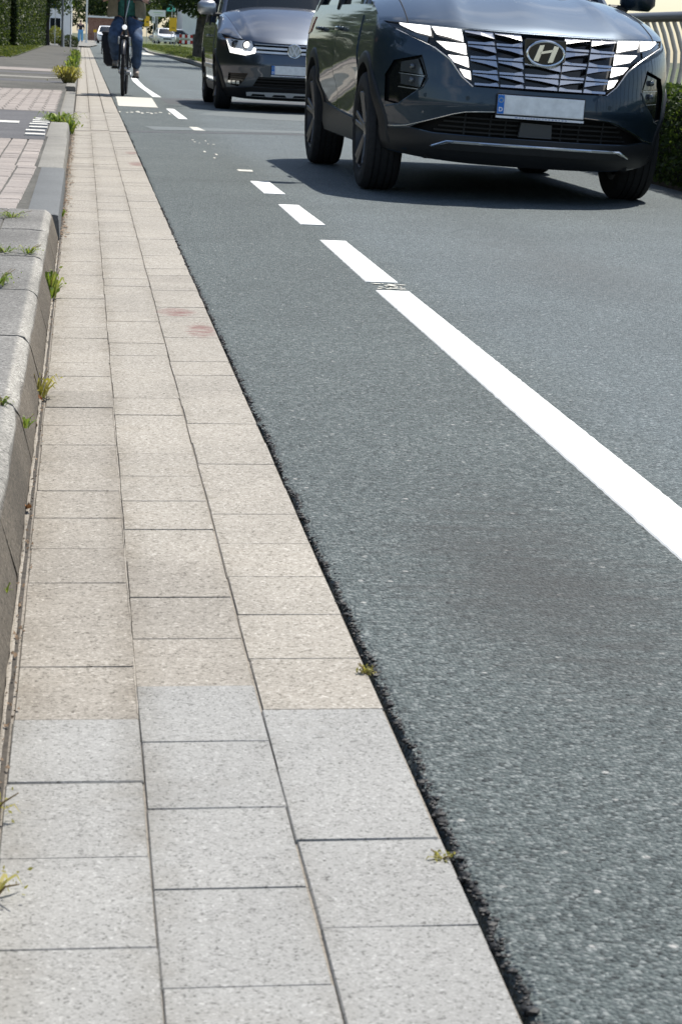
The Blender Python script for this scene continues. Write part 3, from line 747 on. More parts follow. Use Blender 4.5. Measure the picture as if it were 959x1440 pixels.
def plate(car, parent, cx, cz, w, h, off=.03, tilt=0, shift=0):
    y = car.F(cx, cz) - off
    root = box('number_plate', (cx, y + .012, cz), (w, .016, h), M_PLASTE if False else M_PLAST, parent, .004)
    box('plate_face', (cx, y + .002, cz + .008), (w - .012, .006, h - .030), M_PLATEE, root, .002)
    box('plate_field', (cx + .022, y - .0022, cz + .008), (w - .068, .003, h - .040), M_PLATEW, root)
    box('euro_band', (cx - w / 2 + .0255, y - .0024, cz + .008), (.039, .0034, h - .034), M_BLUE, root)
    bm = bmesh.new()
    for k in range(12):
        a = 2 * math.pi * k / 12; add_box(bm, (cx - w / 2 + .0255 + .0125 * math.cos(a), y - .0048, cz + .032 + .0125 * math.sin(a)), (.0036, .001, .0036))
    obm('star_ring', bm, M_STAR, root)
    text('country_letter', 'D', .034, M_PLATEE, root, Matrix.Translation((cx - w / 2 + .0255, y - .0052, cz - .022)) @ FACE, .0006, .0012)
    box('plate_holder_strip', (cx, y + .003, cz - h / 2 + .007), (w - .004, .006, .013), M_PLATEE, root)
    bm = bmesh.new(); x = cx - w * .28
    while x < cx + w * .30:
        ww = random.uniform(.006, .016); add_box(bm, (x + ww / 2, y - .0008, cz - h / 2 + .007), (ww, .001, random.uniform(.003, .006))); x += ww + random.uniform(.004, .012)
    obm('small_print', bm, M_DARKTXT, root)
    return root
def mirrorx(p): return [(-x, z) for x, z in p][::-1]
def mirror_part(parent, sg, y, z, x, paint, s=1.0):
    bm = bmesh.new(); add_box(bm, (sg * (x + .13 * s), y, z + .07 * s), (.23 * s, .13 * s, .17 * s), .04 * s); m = obm('door_mirror', bm, paint, parent, 50)
    box('mirror_arm', (sg * (x + .0), y + .02, z - .01), (.14, .07, .05), M_PLAST, m, .015)
    box('mirror_glass', (sg * (x + .13 * s), y + .068 * s, z + .07 * s), (.19 * s, .006, .13 * s), M_CHROME, m)

# ---------------------------------------------------------------- large SUV in front
def build_suv():
    T = thing('suv', 'dark teal-grey sport utility car, nearest on the road, with jewelled chrome grille and lit lamps', 'car', (2.675, 12.60, 0), R_(.8))
    w = fit([.18, .25, .32, .42, .52, .65, .78, .9, 1.0, 1.08, 1.16, 1.25], [.80, .855, .885, .905, .912, .922, .928, .922, .905, .885, .86, .85])
    prof = fit([.15, .22, .27, .36, .40, .48, .55, .66, .7, .85, .96, 1.0, 1.03, 1.1], [.20, .11, .055, .03, .05, .03, 0, .012, .02, .042, .075, .105, .15, .35])
    def crease(y, z):
        zc = .86 - .11 * max(0, y - .9); d = z - zc
        a = -.030 * math.exp(-((d + .17) / .11) ** 2) + .012 * math.exp(-(d / .05) ** 2)
        return a * min(1, max(0, (y - 1.15) / .3)) * min(1, max(0, (3.9 - y) / .5))
    car = Car(4.5, w, .60, 3.3, 1.2, prof, lambda y: float(np.interp(y, [0, .1, .3, .6, 1.2, 2.5, 4.2, 4.5], [1.0, 1.006, 1.024, 1.055, 1.125, 1.135, 1.15, 1.12])), lambda y: float(np.interp(y, [0, .2, .5, .9, 4.0, 4.5], [.21, .225, .25, .24, .25, .33])), crease=crease)
    YF, YR, RW = .93, 3.61, .365
    half = [(.40, .668), (.47, .72), (.54, .815), (.62, .872), (.82, .968), (.875, 1.02), (.80, 1.018), (.47, 1.0)]
    panel = [(-.40, .668), (0, .662)] + half + [(0, .995)] + [(-x, z) for x, z in half[::-1]][:-1]
    intake = [(.25, .528), (.44, .515), (.56, .477), (.66, .440), (.72, .405), (.60, .385), (.3, .382), (0, .382)]
    intake = intake + [(-x, z) for x, z in intake[::-1]][1:] ; intake = intake[:]  # closed ring, both halves
    niche = [(.69, .832), (.83, .79), (.868, .70), (.862, .545), (.80, .53), (.68, .645), (.655, .71)]
    car.body(T, [M_PAINT_T, M_VOID], [car.arch(YF, .36, .405, 1), car.arch(YF, .36, .405, -1), car.arch(YR, .36, .405, 1), car.arch(YR, .36, .405, -1),
        car.follow_prism(panel, .055), car.follow_prism(intake, .09), car.follow_prism(niche, .05, .4), car.follow_prism(mirrorx(niche), .05, .4)])
    # bonnet: a separate panel over the engine
    nu, nv = 26, 41; v = []; f = []
    for i in range(nu):
        u = i / (nu - 1)
        for j in range(nv):
            q = -1 + 2 * j / (nv - 1); aq = abs(q)
            xe = .893 * q; ze = 1.0 + .026 * aq ** 2.2; ye = car.F(min(.89, abs(xe)), ze) - .008
            yc = 1.36 + .10 * aq ** 2; zc = 1.275 - .115 * aq ** 3.5; xc = .865 * q
            hz = 1 - (1 - u) ** 1.9
            z = ze + (zc - ze) * hz
            z += .012 * math.exp(-((aq - .56 + .10 * u) / .05) ** 2) * math.sin(math.pi * min(1, u * 1.0)) ** .6          # power crease
            z -= .010 * max(0, 1 - ((aq - .3) / .24) ** 2) * math.sin(math.pi * u) ** .7
            if i == 0: z -= .010
            v.append((xe + (xc - xe) * u, ye + (yc - ye) * u, z + .004))
    for i in range(nu - 1):
        for j in range(nv - 1): f.append((i * nv + j, i * nv + j + 1, (i + 1) * nv + j + 1, (i + 1) * nv + j))
    b0 = len(v); v += [(v[j][0], v[j][1] + .02, v[j][2] - .022) for j in range(nv)]
    for j in range(nv - 1): f.append((b0 + j, b0 + j + 1, j + 1, j))
    hood = mesh('bonnet', v, f, M_PAINT_T, T, 40)
    for sg in (1, -1):
        pts = [Vector(v[i * nv + (nv - 4 if sg > 0 else 3)]) + Vector((0, 0, .0005)) for i in range(0, nu)]
        tube('panel_gap', pts, .0035, M_VOID, hood, 5)
    cabin(car, T, 1.40, 2.10, 3.75, 4.33, 1.10, 1.60, .845, .64, M_PAINT_T)
    # grille cells, faceted like cut stones
    ct = [-.465, -.295, -.13, .13, .295, .465]; cbx = [-.400, -.25, -.10, .10, .25, .400]; rz = [.992, .912, .830, .748, .676]
    def xcol(i, z): return float(np.interp(z, [.676, .992], [cbx[i], ct[i]]))
    car.patch('grille_backing', panel, M_BLACK, T, -.045, .01, .06)
    for r in range(4):
        for c in range(5):
            z1, z0 = rz[r] - .003, rz[r + 1] + .003; mid = c == 2
            if mid and r < 2: continue
            xa0, xb0, xa1, xb1 = xcol(c, z0) + .004, xcol(c + 1, z0) - .004, xcol(c, z1) + .004, xcol(c + 1, z1) - .004
            out = -1 if c <= 2 else 1                                # facets thicken towards the emblem
            dp = lambda x, z, d: (x, car.F(x, z) - d, z)
            if out < 0: A, B, C, D_ = (xa1, z1), (xb1, z1), (xb0, z0), (xa0, z0)
            else: A, B, C, D_ = (xb1, z1), (xa1, z1), (xa0, z0), (xb0, z0)
            # upper facet leans forward and catches the sky; a thin shelf with a tick closes the cell below
            lerp = lambda P, Q, k: (P[0] + (Q[0] - P[0]) * k, P[1] + (Q[1] - P[1]) * k)
            o1, m1, i1 = lerp(A, D_, .12), lerp(lerp(A, B, .55), lerp(D_, C, .55), .29), lerp(B, C, .50); hh = z1 - z0
            m0 = lerp(A, B, .55)
            mesh('grille_cell', [dp(*A, -.006), dp(*m0, -.006), dp(*B, -.006), dp(*i1, -.006 + .20 * hh), dp(*m1, -.006 + .115 * hh), dp(*o1, -.006 + .04 * hh)], [(0, 1, 4, 5), (1, 2, 3, 4)], M_DCHROME, T)
            sh = .013; t0 = lerp(D_, C, .62)
            a_ = dp(D_[0], z0, .002); b_ = dp(C[0], z0, .002); c_ = dp(C[0], z0 + sh * 2.0, -.008); t_ = dp(t0[0], z0 + sh, -.002); d_ = dp(D_[0], z0 + sh, -.002)
            m_ = dp(t0[0], z0, .002)
            mesh('grille_cell', [a_, m_, b_, c_, t_, d_], [(0, 1, 4, 5), (1, 2, 3, 4)], M_DCHROME, T)
    for c in range(1, 5):
        pts = [(xcol(c, z), car.F(xcol(c, z), z) - .004, z) for z in np.linspace(.676, .992, 8)]
        if c in (2, 3): pts = pts[:5] if True else pts
        tube('grille_rib', pts, .0045, M_BLACK, T, 6)
    # emblem: oval ring with a slanted letter of two posts and a swept bar
    em = bmesh.new(); ey = car.F(0, .888) - .030
    add_lathe_x(em, [(0, .001), (0, 1.0), (.02, 1.0), (.02, .001)], 40); 
    for q in em.verts: q.co = Vector((q.co.y * .108 + .010, ey + .012 + q.co.x * .6, q.co.z * .070 + .888))
    E_ = obm('emblem', em, M_BLACK, T, 30)
    pts = [(.010 + .110 * math.cos(a), ey + .006, .888 + .070 * math.sin(a)) for a in np.linspace(0, 2 * math.pi, 41)]
    tube('emblem_ring', pts, .0085, M_CHROME, E_, 8)
    hb = bmesh.new()
    def slab2(pl):
        a = [hb.verts.new((.010 + x, ey - .004, .888 + z)) for x, z in pl]; b = [hb.verts.new((.010 + x, ey + .012, .888 + z)) for x, z in pl]; n = len(pl)
        hb.faces.new(a); hb.faces.new(b[::-1])
        for i in range(n): hb.faces.new((a[i], b[i], b[(i + 1) % n], a[(i + 1) % n]))
    slab2([(-.072, -.044), (-.042, -.048), (-.012, .050), (-.040, .046)]); slab2([(.014, -.052), (.044, -.048), (.074, .042), (.046, .048)])
    slab2([(-.040, -.006), (.034, .010), (.042, .026), (-.030, .010)])
    obm('emblem_letter', hb, M_CHROME, E_)
    box('emblem_mount', (.010, ey + .03, .888), (.25, .02, .165), M_BLACK, T, .006)
    # lamps: four stepped lit segments beside the grille and one outer
    segs = [[(.648, 1.002), (.80, 1.012), (.792, .998), (.72, .962), (.642, .945)], [(.478, .994), (.635, 1.0), (.612, .957), (.55, .945), (.467, .925)],
            [(.455, .912), (.612, .917), (.558, .873), (.447, .850)], [(.440, .838), (.548, .842), (.512, .803), (.431, .778)], [(.422, .757), (.480, .766), (.450, .722), (.416, .708)]]
    for sg in (1, -1):
        hl = car.patch('headlight', [(x * sg, z) for x, z in ([(.474, .996), (.866, 1.016), (.82, .972), (.625, .878), (.545, .822), (.475, .727), (.408, .676)])][::sg], M_BLACK, T, -.032, .012, .06)
        for sgm in segs: car.patch('lamp_segment', [(x * sg, z) for x, z in sgm][::sg], M_DRL, hl, -.014, .02, .03)
        for q in (segs[0], segs[1]): pass
        edge = [(.405, .668), (.472, .722), (.542, .817), (.622, .875), (.82, .970)]
        tube('headlight_trim', [(x * sg, car.F(x, z) - .002, z) for x, z in edge], .004, M_DCHROME, hl, 6)
        car.patch('lamp_chamber', [(x * sg, z) for x, z in [(.655, .938), (.73, .956), (.80, .985), (.83, .985), (.74, .940), (.66, .905)]][::sg], M_LENS, hl, -.022, .008, .03)
        fn = car.patch('fog_lamp', [(x * sg, z) for x, z in niche][::sg], M_BLACK, T, -.040, .008, .05)
        car.patch('fog_lens', [(x * sg, z) for x, z in [(.705, .806), (.79, .783), (.792, .727), (.675, .716)]][::sg], M_LENS, fn, -.022, .02, .03)
        car.patch('fog_lens', [(x * sg, z) for x, z in [(.672, .700), (.79, .712), (.786, .652), (.690, .640)]][::sg], M_LENS, fn, -.022, .02, .03)
        for zq in (.76, .68):
            bm = bmesh.new(); bmesh.ops.create_uvsphere(bm, u_segments=14, v_segments=8, radius=.018, matrix=Matrix.Translation((sg * .735, car.F(.735, zq) + .008, zq))); obm('fog_bulb', bm, M_LENS, fn, 60)
            car.patch('fog_divider', [(x * sg, z) for x, z in [(.672, zq - .05), (.80, zq - .042), (.80, zq - .046), (.672, zq - .055)]][::sg], M_SILVER, fn, -.012, .006, .05)
        tube('niche_lip', [(x * sg, car.F(x, z) - .001, z) for x, z in [(.655, .70), (.68, .642), (.79, .535), (.85, .515)]], .006, M_PAINT_T, T, 6)
        for (px, pz) in ((.43, .60), (.66, .60)):
            bm = bmesh.new(); add_lathe_x(bm, [(0, .001), (0, .013), (.006, .013), (.006, .001)], 14)
            for q in bm.verts: q.co = Vector((sg * px + q.co.y, car.F(px, pz) - .004 + q.co.x, pz + q.co.z))
            obm('parking_sensor', bm, M_PAINT_T, T)
    # lower bumper
    clad_top = [(.72, .400), (.80, .392), (.905, .392)]
    low = [(0, .378)] + [(.6, .380), (.72, .398), (.80, .388), (.900, .388), (.885, .30), (.84, .262), (.70, .240), (.45, .222), (0, .212)]
    car.patch('lower_bumper', low + [(-x, z) for x, z in low[-2:0:-1]], M_PLAST, T, .010, .05, .05)
    ch = [(.0, .535), (.25, .533), (.36, .527), (.44, .519), (.50, .503), (.56, .481), (.62, .458), (.68, .435), (.74, .412), (.79, .403), (.85, .399), (.905, .399)]
    tube('chrome_lip', [(-x, car.F(x, z) - .004, z) for x, z in ch[::-1]] + [(x, car.F(x, z) - .004, z) for x, z in ch[1:]], .0042, M_CHROME, T, 6)
    sk = [(0, .338), (.52, .336), (.60, .300), (.585, .292), (.5, .290), (0, .290)]
    car.patch('silver_skid_strip', sk + [(-x, z) for x, z in sk[-2:0:-1]], M_PLAST, T, .020, .03, .06)
    sk = [(0, .347), (.53, .344), (.612, .304), (.598, .300), (.515, .331), (0, .333)]
    car.patch('silver_skid_edge', sk + [(-x, z) for x, z in sk[-2:0:-1]], M_SILVER, T, .024, .03, .06)
    ed = [(-.60, .306), (-.525, .340), (-.3, .342), (0, .342), (.3, .342), (.525, .340), (.60, .306)]
    tube('silver_skid_lip', [(x, car.F(x, z) - .022, z) for x, z in ed], .0085, M_CHROME, T, 8)
    for z in (.485, .457, .428, .402):
        car.patch('intake_bar', [(-.50 - (.5 - z) * .9, z - .005), (.50 + (.5 - z) * .9, z - .005), (.50 + (.5 - z) * .9, z + .005), (-.50 - (.5 - z) * .9, z + .005)], M_PLAST, T, -.045, .02, .06)
    for x in (-.42, -.27, -.18, .16, .27, .42):
        car.patch('intake_post', [(x - .004, .385), (x + .004, .385), (x + .004, .51), (x - .004, .51)], M_PLAST, T, -.05, .01)
    car.patch('radar_cover', [(-.105, .394), (.095, .394), (.088, .476), (-.098, .480)], plain('radar_panel_grey', (.075, .077, .08), .5), T, -.004, .03, .05)
    plate(car, T, -.002, .572, .535, .142, .026)
    # under-body seen below the bumper
    box('splash_guard', (0, .75, .245), (1.25, 1.0, .04), M_VOID, T); box('exhaust_box', (.25, 3.9, .27), (.5, .5, .14), M_VOID, T, .03)
    for y in (YF, YR): box('axle', (0, y, .30), (1.35, .12, .10), M_VOID, T, .02)
    # flanks
    for sg in (1, -1):
        for y in (YF, YR): car.cladding(y, .36, .402, .472, sg, T, M_PLAST)
        car.side('sill_trim', [(1.36, .255), (3.18, .255), (3.13, .45), (1.42, .40)], M_PLAST, T, sg, .016, .06)
        d1 = [(1.40, .42), (2.42, .45), (2.44, 1.06), (1.36, 1.055), (1.30, .80)]
        d2 = [(2.435, .45), (3.08, .47), (3.22, .68), (3.52, .86), (3.55, 1.085), (2.455, 1.06)]
        for dd in (d1, d2):
            o = car.side('door', dd, M_PAINT_T, T, sg, .006, .03)
            yh = dd[2][0] - .10 if dd is d1 else 3.42
            bm = bmesh.new(); add_box(bm, (sg * (car.X(yh - .1, .97) + .034), yh - .1, .97), (.022, .21, .026), .008); add_box(bm, (sg * (car.X(yh - .2, .97) + .016), yh - .19, .97), (.04, .025, .022), .006); add_box(bm, (sg * (car.X(yh, .97) + .016), yh - .01, .97), (.04, .025, .022), .006)
            obm('door_handle', bm, M_PAINT_T, o, 40)
        mirror_part(T, sg, 1.72, 1.235, .86, M_PAINT_T)
        car.side('tail_light', [(4.0, .95), (4.14, .93), (4.14, 1.06), (3.9, 1.06)], M_RED, T, sg, .006, .03)
        make_wheel(T, (sg * .808, YF, .365), .365, .235, .245, 5, M_RIMD, M_SPOKE, sg, True, R_(0))
        make_wheel(T, (sg * .808, YR, .365), .365, .235, .245, 5, M_RIMD, M_SPOKE, sg)
    for o in T.children:                                            # the body leans a little on its springs; the wheels stay upright
        if not o.name.startswith(('wheel', 'axle')) or o.name.startswith('wheel_arch'):
            o.matrix_basis = Matrix.Rotation(R_(1.3), 4, 'Y') @ o.matrix_basis
    return T
build_suv()

# ---------------------------------------------------------------- family van behind
def build_van():
    T = thing('family_van', 'graphite grey family van with two chrome grille bars, half hidden behind the nearest car', 'car', (2.60, 27.2, 0), 0)
    w = fit([.15, .25, .36, .5, .65, .8, .95, 1.1, 1.25], [.80, .85, .88, .895, .905, .905, .895, .875, .85])
    prof = fit([.13, .2, .28, .4, .5, .58, .7, .82, .88, .92, 1.0], [.18, .12, .05, .02, .012, 0, .02, .055, .085, .14, .3])
    car = Car(4.4, w, .62, 3.0, 1.15, prof, lambda y: float(np.interp(y, [0, .1, .3, .6, 1.1, 2, 4.0, 4.4], [.86, .87, .90, .96, 1.06, 1.09, 1.10, 1.08])), lambda y: float(np.interp(y, [0, .2, .5, .9, 4.4], [.15, .155, .175, .2, .25])))
    YF, YR = .90, 3.58
    grill = [(0, .715), (.45, .722), (.47, .79), (.475, .842), (0, .838)]; grill = grill + [(-x, z) for x, z in grill[-2:0:-1]]
    lowg = [(0, .435), (.40, .438), (.47, .315), (0, .305)]; lowg = lowg + [(-x, z) for x, z in lowg[-2:0:-1]]
    niche = [(.53, .475), (.76, .47), (.77, .33), (.64, .305), (.575, .38)]
    car.body(T, [M_PAINT_V, M_VOID], [car.arch(YF, .33, .375, 1), car.arch(YF, .33, .375, -1), car.arch(YR, .33, .375, 1), car.arch(YR, .33, .375, -1), car.follow_prism(grill, .05), car.follow_prism(lowg, .07), car.follow_prism(niche, .05, .4), car.follow_prism(mirrorx(niche), .05, .4)])
    nu, nv = 22, 33; v = []; f = []
    for i in range(nu):
        u = i / (nu - 1)
        for j in range(nv):
            q = -1 + 2 * j / (nv - 1); aq = abs(q)
            xe = (.50 + .02) * q if False else .60 * q; ze = .862 + .035 * aq ** 3; ye = car.F(abs(xe), ze) - .012
            yc = 1.25 + .10 * aq ** 2; zc = 1.315 - .11 * aq ** 3; xc = .80 * q
            uu = u; hz = 1 - (1 - u) ** 1.5
            z = ze + (zc - ze) * hz + .016 * math.exp(-((aq - .8) / .06) ** 2) * math.sin(math.pi * u) ** .5
            if i == 0: z -= .012
            v.append((xe + (xc - xe) * u ** .75, ye + (yc - ye) * u, z + .006))
    for i in range(nu - 1):
        for j in range(nv - 1): f.append((i * nv + j, i * nv + j + 1, (i + 1) * nv + j + 1, (i + 1) * nv + j))
    mesh('bonnet', v, f, M_PAINT_V, T, 40)
    # wings either side of the bonnet
    for sg in (1, -1):
        vv = []; ff = []; n = 18
        for i in range(n):
            u = i / (n - 1); k = (nv - 1 if sg > 0 else 0); a = v[int(u * (nu - 1)) * nv + k]
            y = a[1]; zo = car.ztop(y + .0); xo = car.w(zo) if y > car.D * .9 else None
            if xo is None:
                q = 0
                for qq in np.linspace(0, 1, 200):
                    if car.F(qq * car.w(zo), zo) < y + .06: q = qq
                xo = max(abs(a[0]) + .01, q * car.w(zo))
            vv += [(a[0], a[1], a[2] - .004), (sg * (abs(a[0]) * .4 + xo * .6), y, (a[2] * .62 + zo * .38) + .012), (sg * (xo + .003), y + .0, zo)]
        for i in range(n - 1):
            for k in range(2): ff.append((3 * i + k, 3 * i + k + 1, 3 * i + k + 4, 3 * i + k + 3))
        mesh('wing', vv, ff, M_PAINT_V, T, 50)
    cabin(car, T, 1.28, 1.9, 4.1, 4.28, 1.06, 1.72, .85, .70, M_PAINT_V)
    car.patch('grille', grill, M_BLACK, T, -.04, .01, .06)
    for z in (.835, .788, .738):
        th = .007 if z > .8 else .013
        for sg in (1, -1): car.patch('chrome_bar', [(sg * x, zz) for x, zz in [(.02, z - th), (.462, z - th + .006), (.468, z + th + .006), (.02, z + th)]][::sg], M_BRIGHT, T, -.004, .02, .05)
    em = bmesh.new(); ey = car.F(0, .77) - .03
    add_lathe_x(em, [(0, .001), (0, .082), (.02, .086), (.02, .001)], 36)
    for q in em.verts: q.co = Vector((q.co.y + .03, ey + .012 + q.co.x, q.co.z + .77))
    E_ = obm('emblem', em, M_SILVER, T, 30)
    tube('emblem_ring', [(.03 + .080 * math.cos(a), ey + .004, .77 + .080 * math.sin(a)) for a in np.linspace(0, 2 * math.pi, 33)], .009, M_CHROME, E_, 8)
    bm = bmesh.new()
    for ch in ([(-.036, .062), (0, -.004), (.036, .062)], [(-.066, .036), (-.030, -.062), (0, .0), (.030, -.062), (.066, .036)]):
        for (a, b) in zip(ch, ch[1:]): add_tube(bm, [(.03 + a[0], ey + .0, .77 + a[1]), (.03 + b[0], ey + .0, .77 + b[1])], .0075, 6)
    obm('emblem_letters', bm, M_BRIGHT, E_, 40)
    plate(car, T, -.005, .522, .50, .14, .024)
    for sg in (1, -1):
        lamp = [(.80, .895), (.65, .878), (.50, .872), (.478, .80), (.44, .786), (.452, .724), (.575, .690), (.755, .716)]
        hl = car.patch('headlight', [(sg * x, z) for x, z in lamp][::-sg], M_BRIGHT, T, .004, .03, .05)
        drl = [(.795, .880), (.765, .800), (.745, .782), (.61, .765), (.60, .745), (.50, .738), (.470, .795), (.446, .782), (.456, .728), (.575, .696), (.752, .722)]
        car.patch('lamp_segment', [(sg * x, z) for x, z in drl][::-sg], M_DRLV, hl, .010, .02, .05)
        for (x, r) in ((.69, .038), (.555, .042)):
            bm = bmesh.new(); bmesh.ops.create_uvsphere(bm, u_segments=16, v_segments=10, radius=r, matrix=Matrix.Translation((sg * x, car.F(x, .82) + .012, .822))); obm('projector_lens', bm, M_DRLV if x < .6 else M_LENS, hl, 60)
            tube('projector_ring', [(sg * x + (r + .006) * math.cos(a), car.F(x, .82) - .012, .822 + (r + .006) * math.sin(a)) for a in np.linspace(0, 2 * math.pi, 21)], .008, M_BLACK, hl, 6)
        car.patch('turn_lamp', [(sg * x, z) for x, z in [(.80, .897), (.82, .905), (.76, .90), (.70, .887)]][::-sg], M_AMBER, hl, .008, .01, .04)
        fn = car.patch('fog_lamp', [(sg * x, z) for x, z in niche][::-sg], M_BLACK, T, -.035, .01, .05)
        for k in range(3): car.patch('fog_lens', [(sg * x, z) for x, z in [(.625 + .05 * k, .335), (.665 + .05 * k, .337), (.665 + .05 * k, .372), (.63 + .05 * k, .375)]][::-sg], M_CHROME, fn, -.01, .02, .04)
        for z in (.45, .425, .40): car.patch('niche_bar', [(sg * x, q) for x, q in [(.56, z), (.76, z), (.76, z + .008), (.55, z + .008)]][::-sg], M_PLAST, fn, -.015, .01, .05)
    for z in (.42, .385, .345, .32): car.patch('intake_bar', [(-.44 - (.42 - z) * .3, z - .006), (.44 + (.42 - z) * .3, z - .006), (.44 + (.42 - z) * .3, z + .006), (-.44 - (.42 - z) * .3, z + .006)], M_PLAST, T, -.02, .02, .06)
    low = [(0, .300), (.48, .308), (.60, .290), (.80, .285), (.86, .29), (.84, .20), (.80, .172), (.45, .158), (0, .150)]
    car.patch('lower_bumper', low + [(-x, z) for x, z in low[-2:0:-1]], M_PLAST, T, .008, .05, .05)
    sk = [(0, .252), (.50, .246), (.54, .238), (.53, .192), (0, .190)]
    car.patch('silver_skid_strip', sk + [(-x, z) for x, z in sk[-2:0:-1]], M_BRIGHT, T, .016, .03, .06)
    for x in (-.39, -.13, .13, .39): car.patch('skid_slot', [(x - .09, .196), (x + .09, .196), (x + .07, .222), (x - .07, .222)], M_PLAST, T, .020, .02, .06)
    box('splash_guard', (0, .8, .215), (1.2, 1.0, .04), M_VOID, T)
    for sg in (1, -1):
        for y in (YF, YR): car.cladding(y, .33, .372, .43, sg, T, M_PLAST)
        car.side('sill_trim', [(1.30, .215), (3.2, .215), (3.15, .33), (1.32, .33)], M_PLAST, T, sg, .016, .05)
        for dd in ([(1.38, .36), (2.28, .36), (2.28, 1.05), (1.30, 1.04)], [(2.30, .36), (3.10, .36), (3.25, .62), (3.5, .74), (3.55, 1.05), (2.30, 1.05)]):
            o = car.side('door', dd, M_PAINT_V, T, sg, .006, .03); yh = dd[2][0] - .15 if dd[0][0] < 2 else 2.5
            bm = bmesh.new(); add_box(bm, (sg * (car.X(yh, .92) + .03), yh, .92), (.025, .2, .03), .008); obm('door_handle', bm, M_PAINT_V, o, 40)
        car.side('side_strip', [(1.32, .50), (3.1, .50), (3.1, .55), (1.32, .55)], M_SILVER, T, sg, .02, .02)
        mirror_part(T, sg, 1.52, 1.20, .86, M_PAINT_S if sg < 0 else M_PAINT_V, 1.05)
        for y in (YF, YR): make_wheel(T, (sg * .79, y, .33), .33, .215, .215, 5, M_RIMD, M_SPOKE, sg, False)
    return T
build_van()

# ================================================================ CYCLIST
def skin(name, verts, edges, radii, mat, parent, sub=1, root=0, smooth=180):
    me = bpy.data.meshes.new(name); me.from_pydata([tuple(v) for v in verts], edges, [])
    o = bpy.data.objects.new(name, me); link(o)
    md = o.modifiers.new('s', 'SKIN'); md.use_smooth_shade = True
    for i, r in enumerate(radii):
        sv_ = me.skin_vertices[0].data[i]; sv_.radius = (r, r) if not isinstance(r, tuple) else r; sv_.use_root = (i == root)
    sb = o.modifiers.new('u', 'SUBSURF'); sb.levels = sub; sb.render_levels = sub
    dg = bpy.context.evaluated_depsgraph_get(); nm = bpy.data.meshes.new_from_object(o.evaluated_get(dg))
    bpy.data.objects.remove(o); nm.materials.clear(); nm.materials.append(mat)
    for p in nm.polygons: p.use_smooth = True
    o = bpy.data.objects.new(name, nm); return link(o, parent)
M_DENIM = plain('blue_denim', (.062, .105, .185), .85, var=.45, vscale=11, bumpd=.004)
M_JACKET = plain('olive_beige_jacket', (.24, .215, .15), .85, var=.25, vscale=14, bumpd=.004)
M_SHIRT = plain('teal_shirt', (.05, .20, .17), .85, var=.4, vscale=25)
M_SKIN = plain('skin', (.52, .33, .25), .55, var=.06, vscale=20)
M_HAIR = plain('brown_hair', (.06, .042, .03), .6, var=.4, vscale=60)
M_SHOE = plain('beige_shoe', (.36, .30, .24), .7, var=.3, vscale=30)
M_SOLE = plain('dark_sole', (.05, .045, .04), .8)
M_BAG = plain('navy_bag_cloth', (.016, .019, .028), .75, var=.3, vscale=20)
M_FRAME = plain('black_frame', (.02, .02, .022), .35, .3)
M_ALU = plain('bare_metal', (.55, .55, .55), .35, .9)
M_LAMPW = lampmat('bicycle_lamp', (1, 1, 1), .45)
SC = 1.08
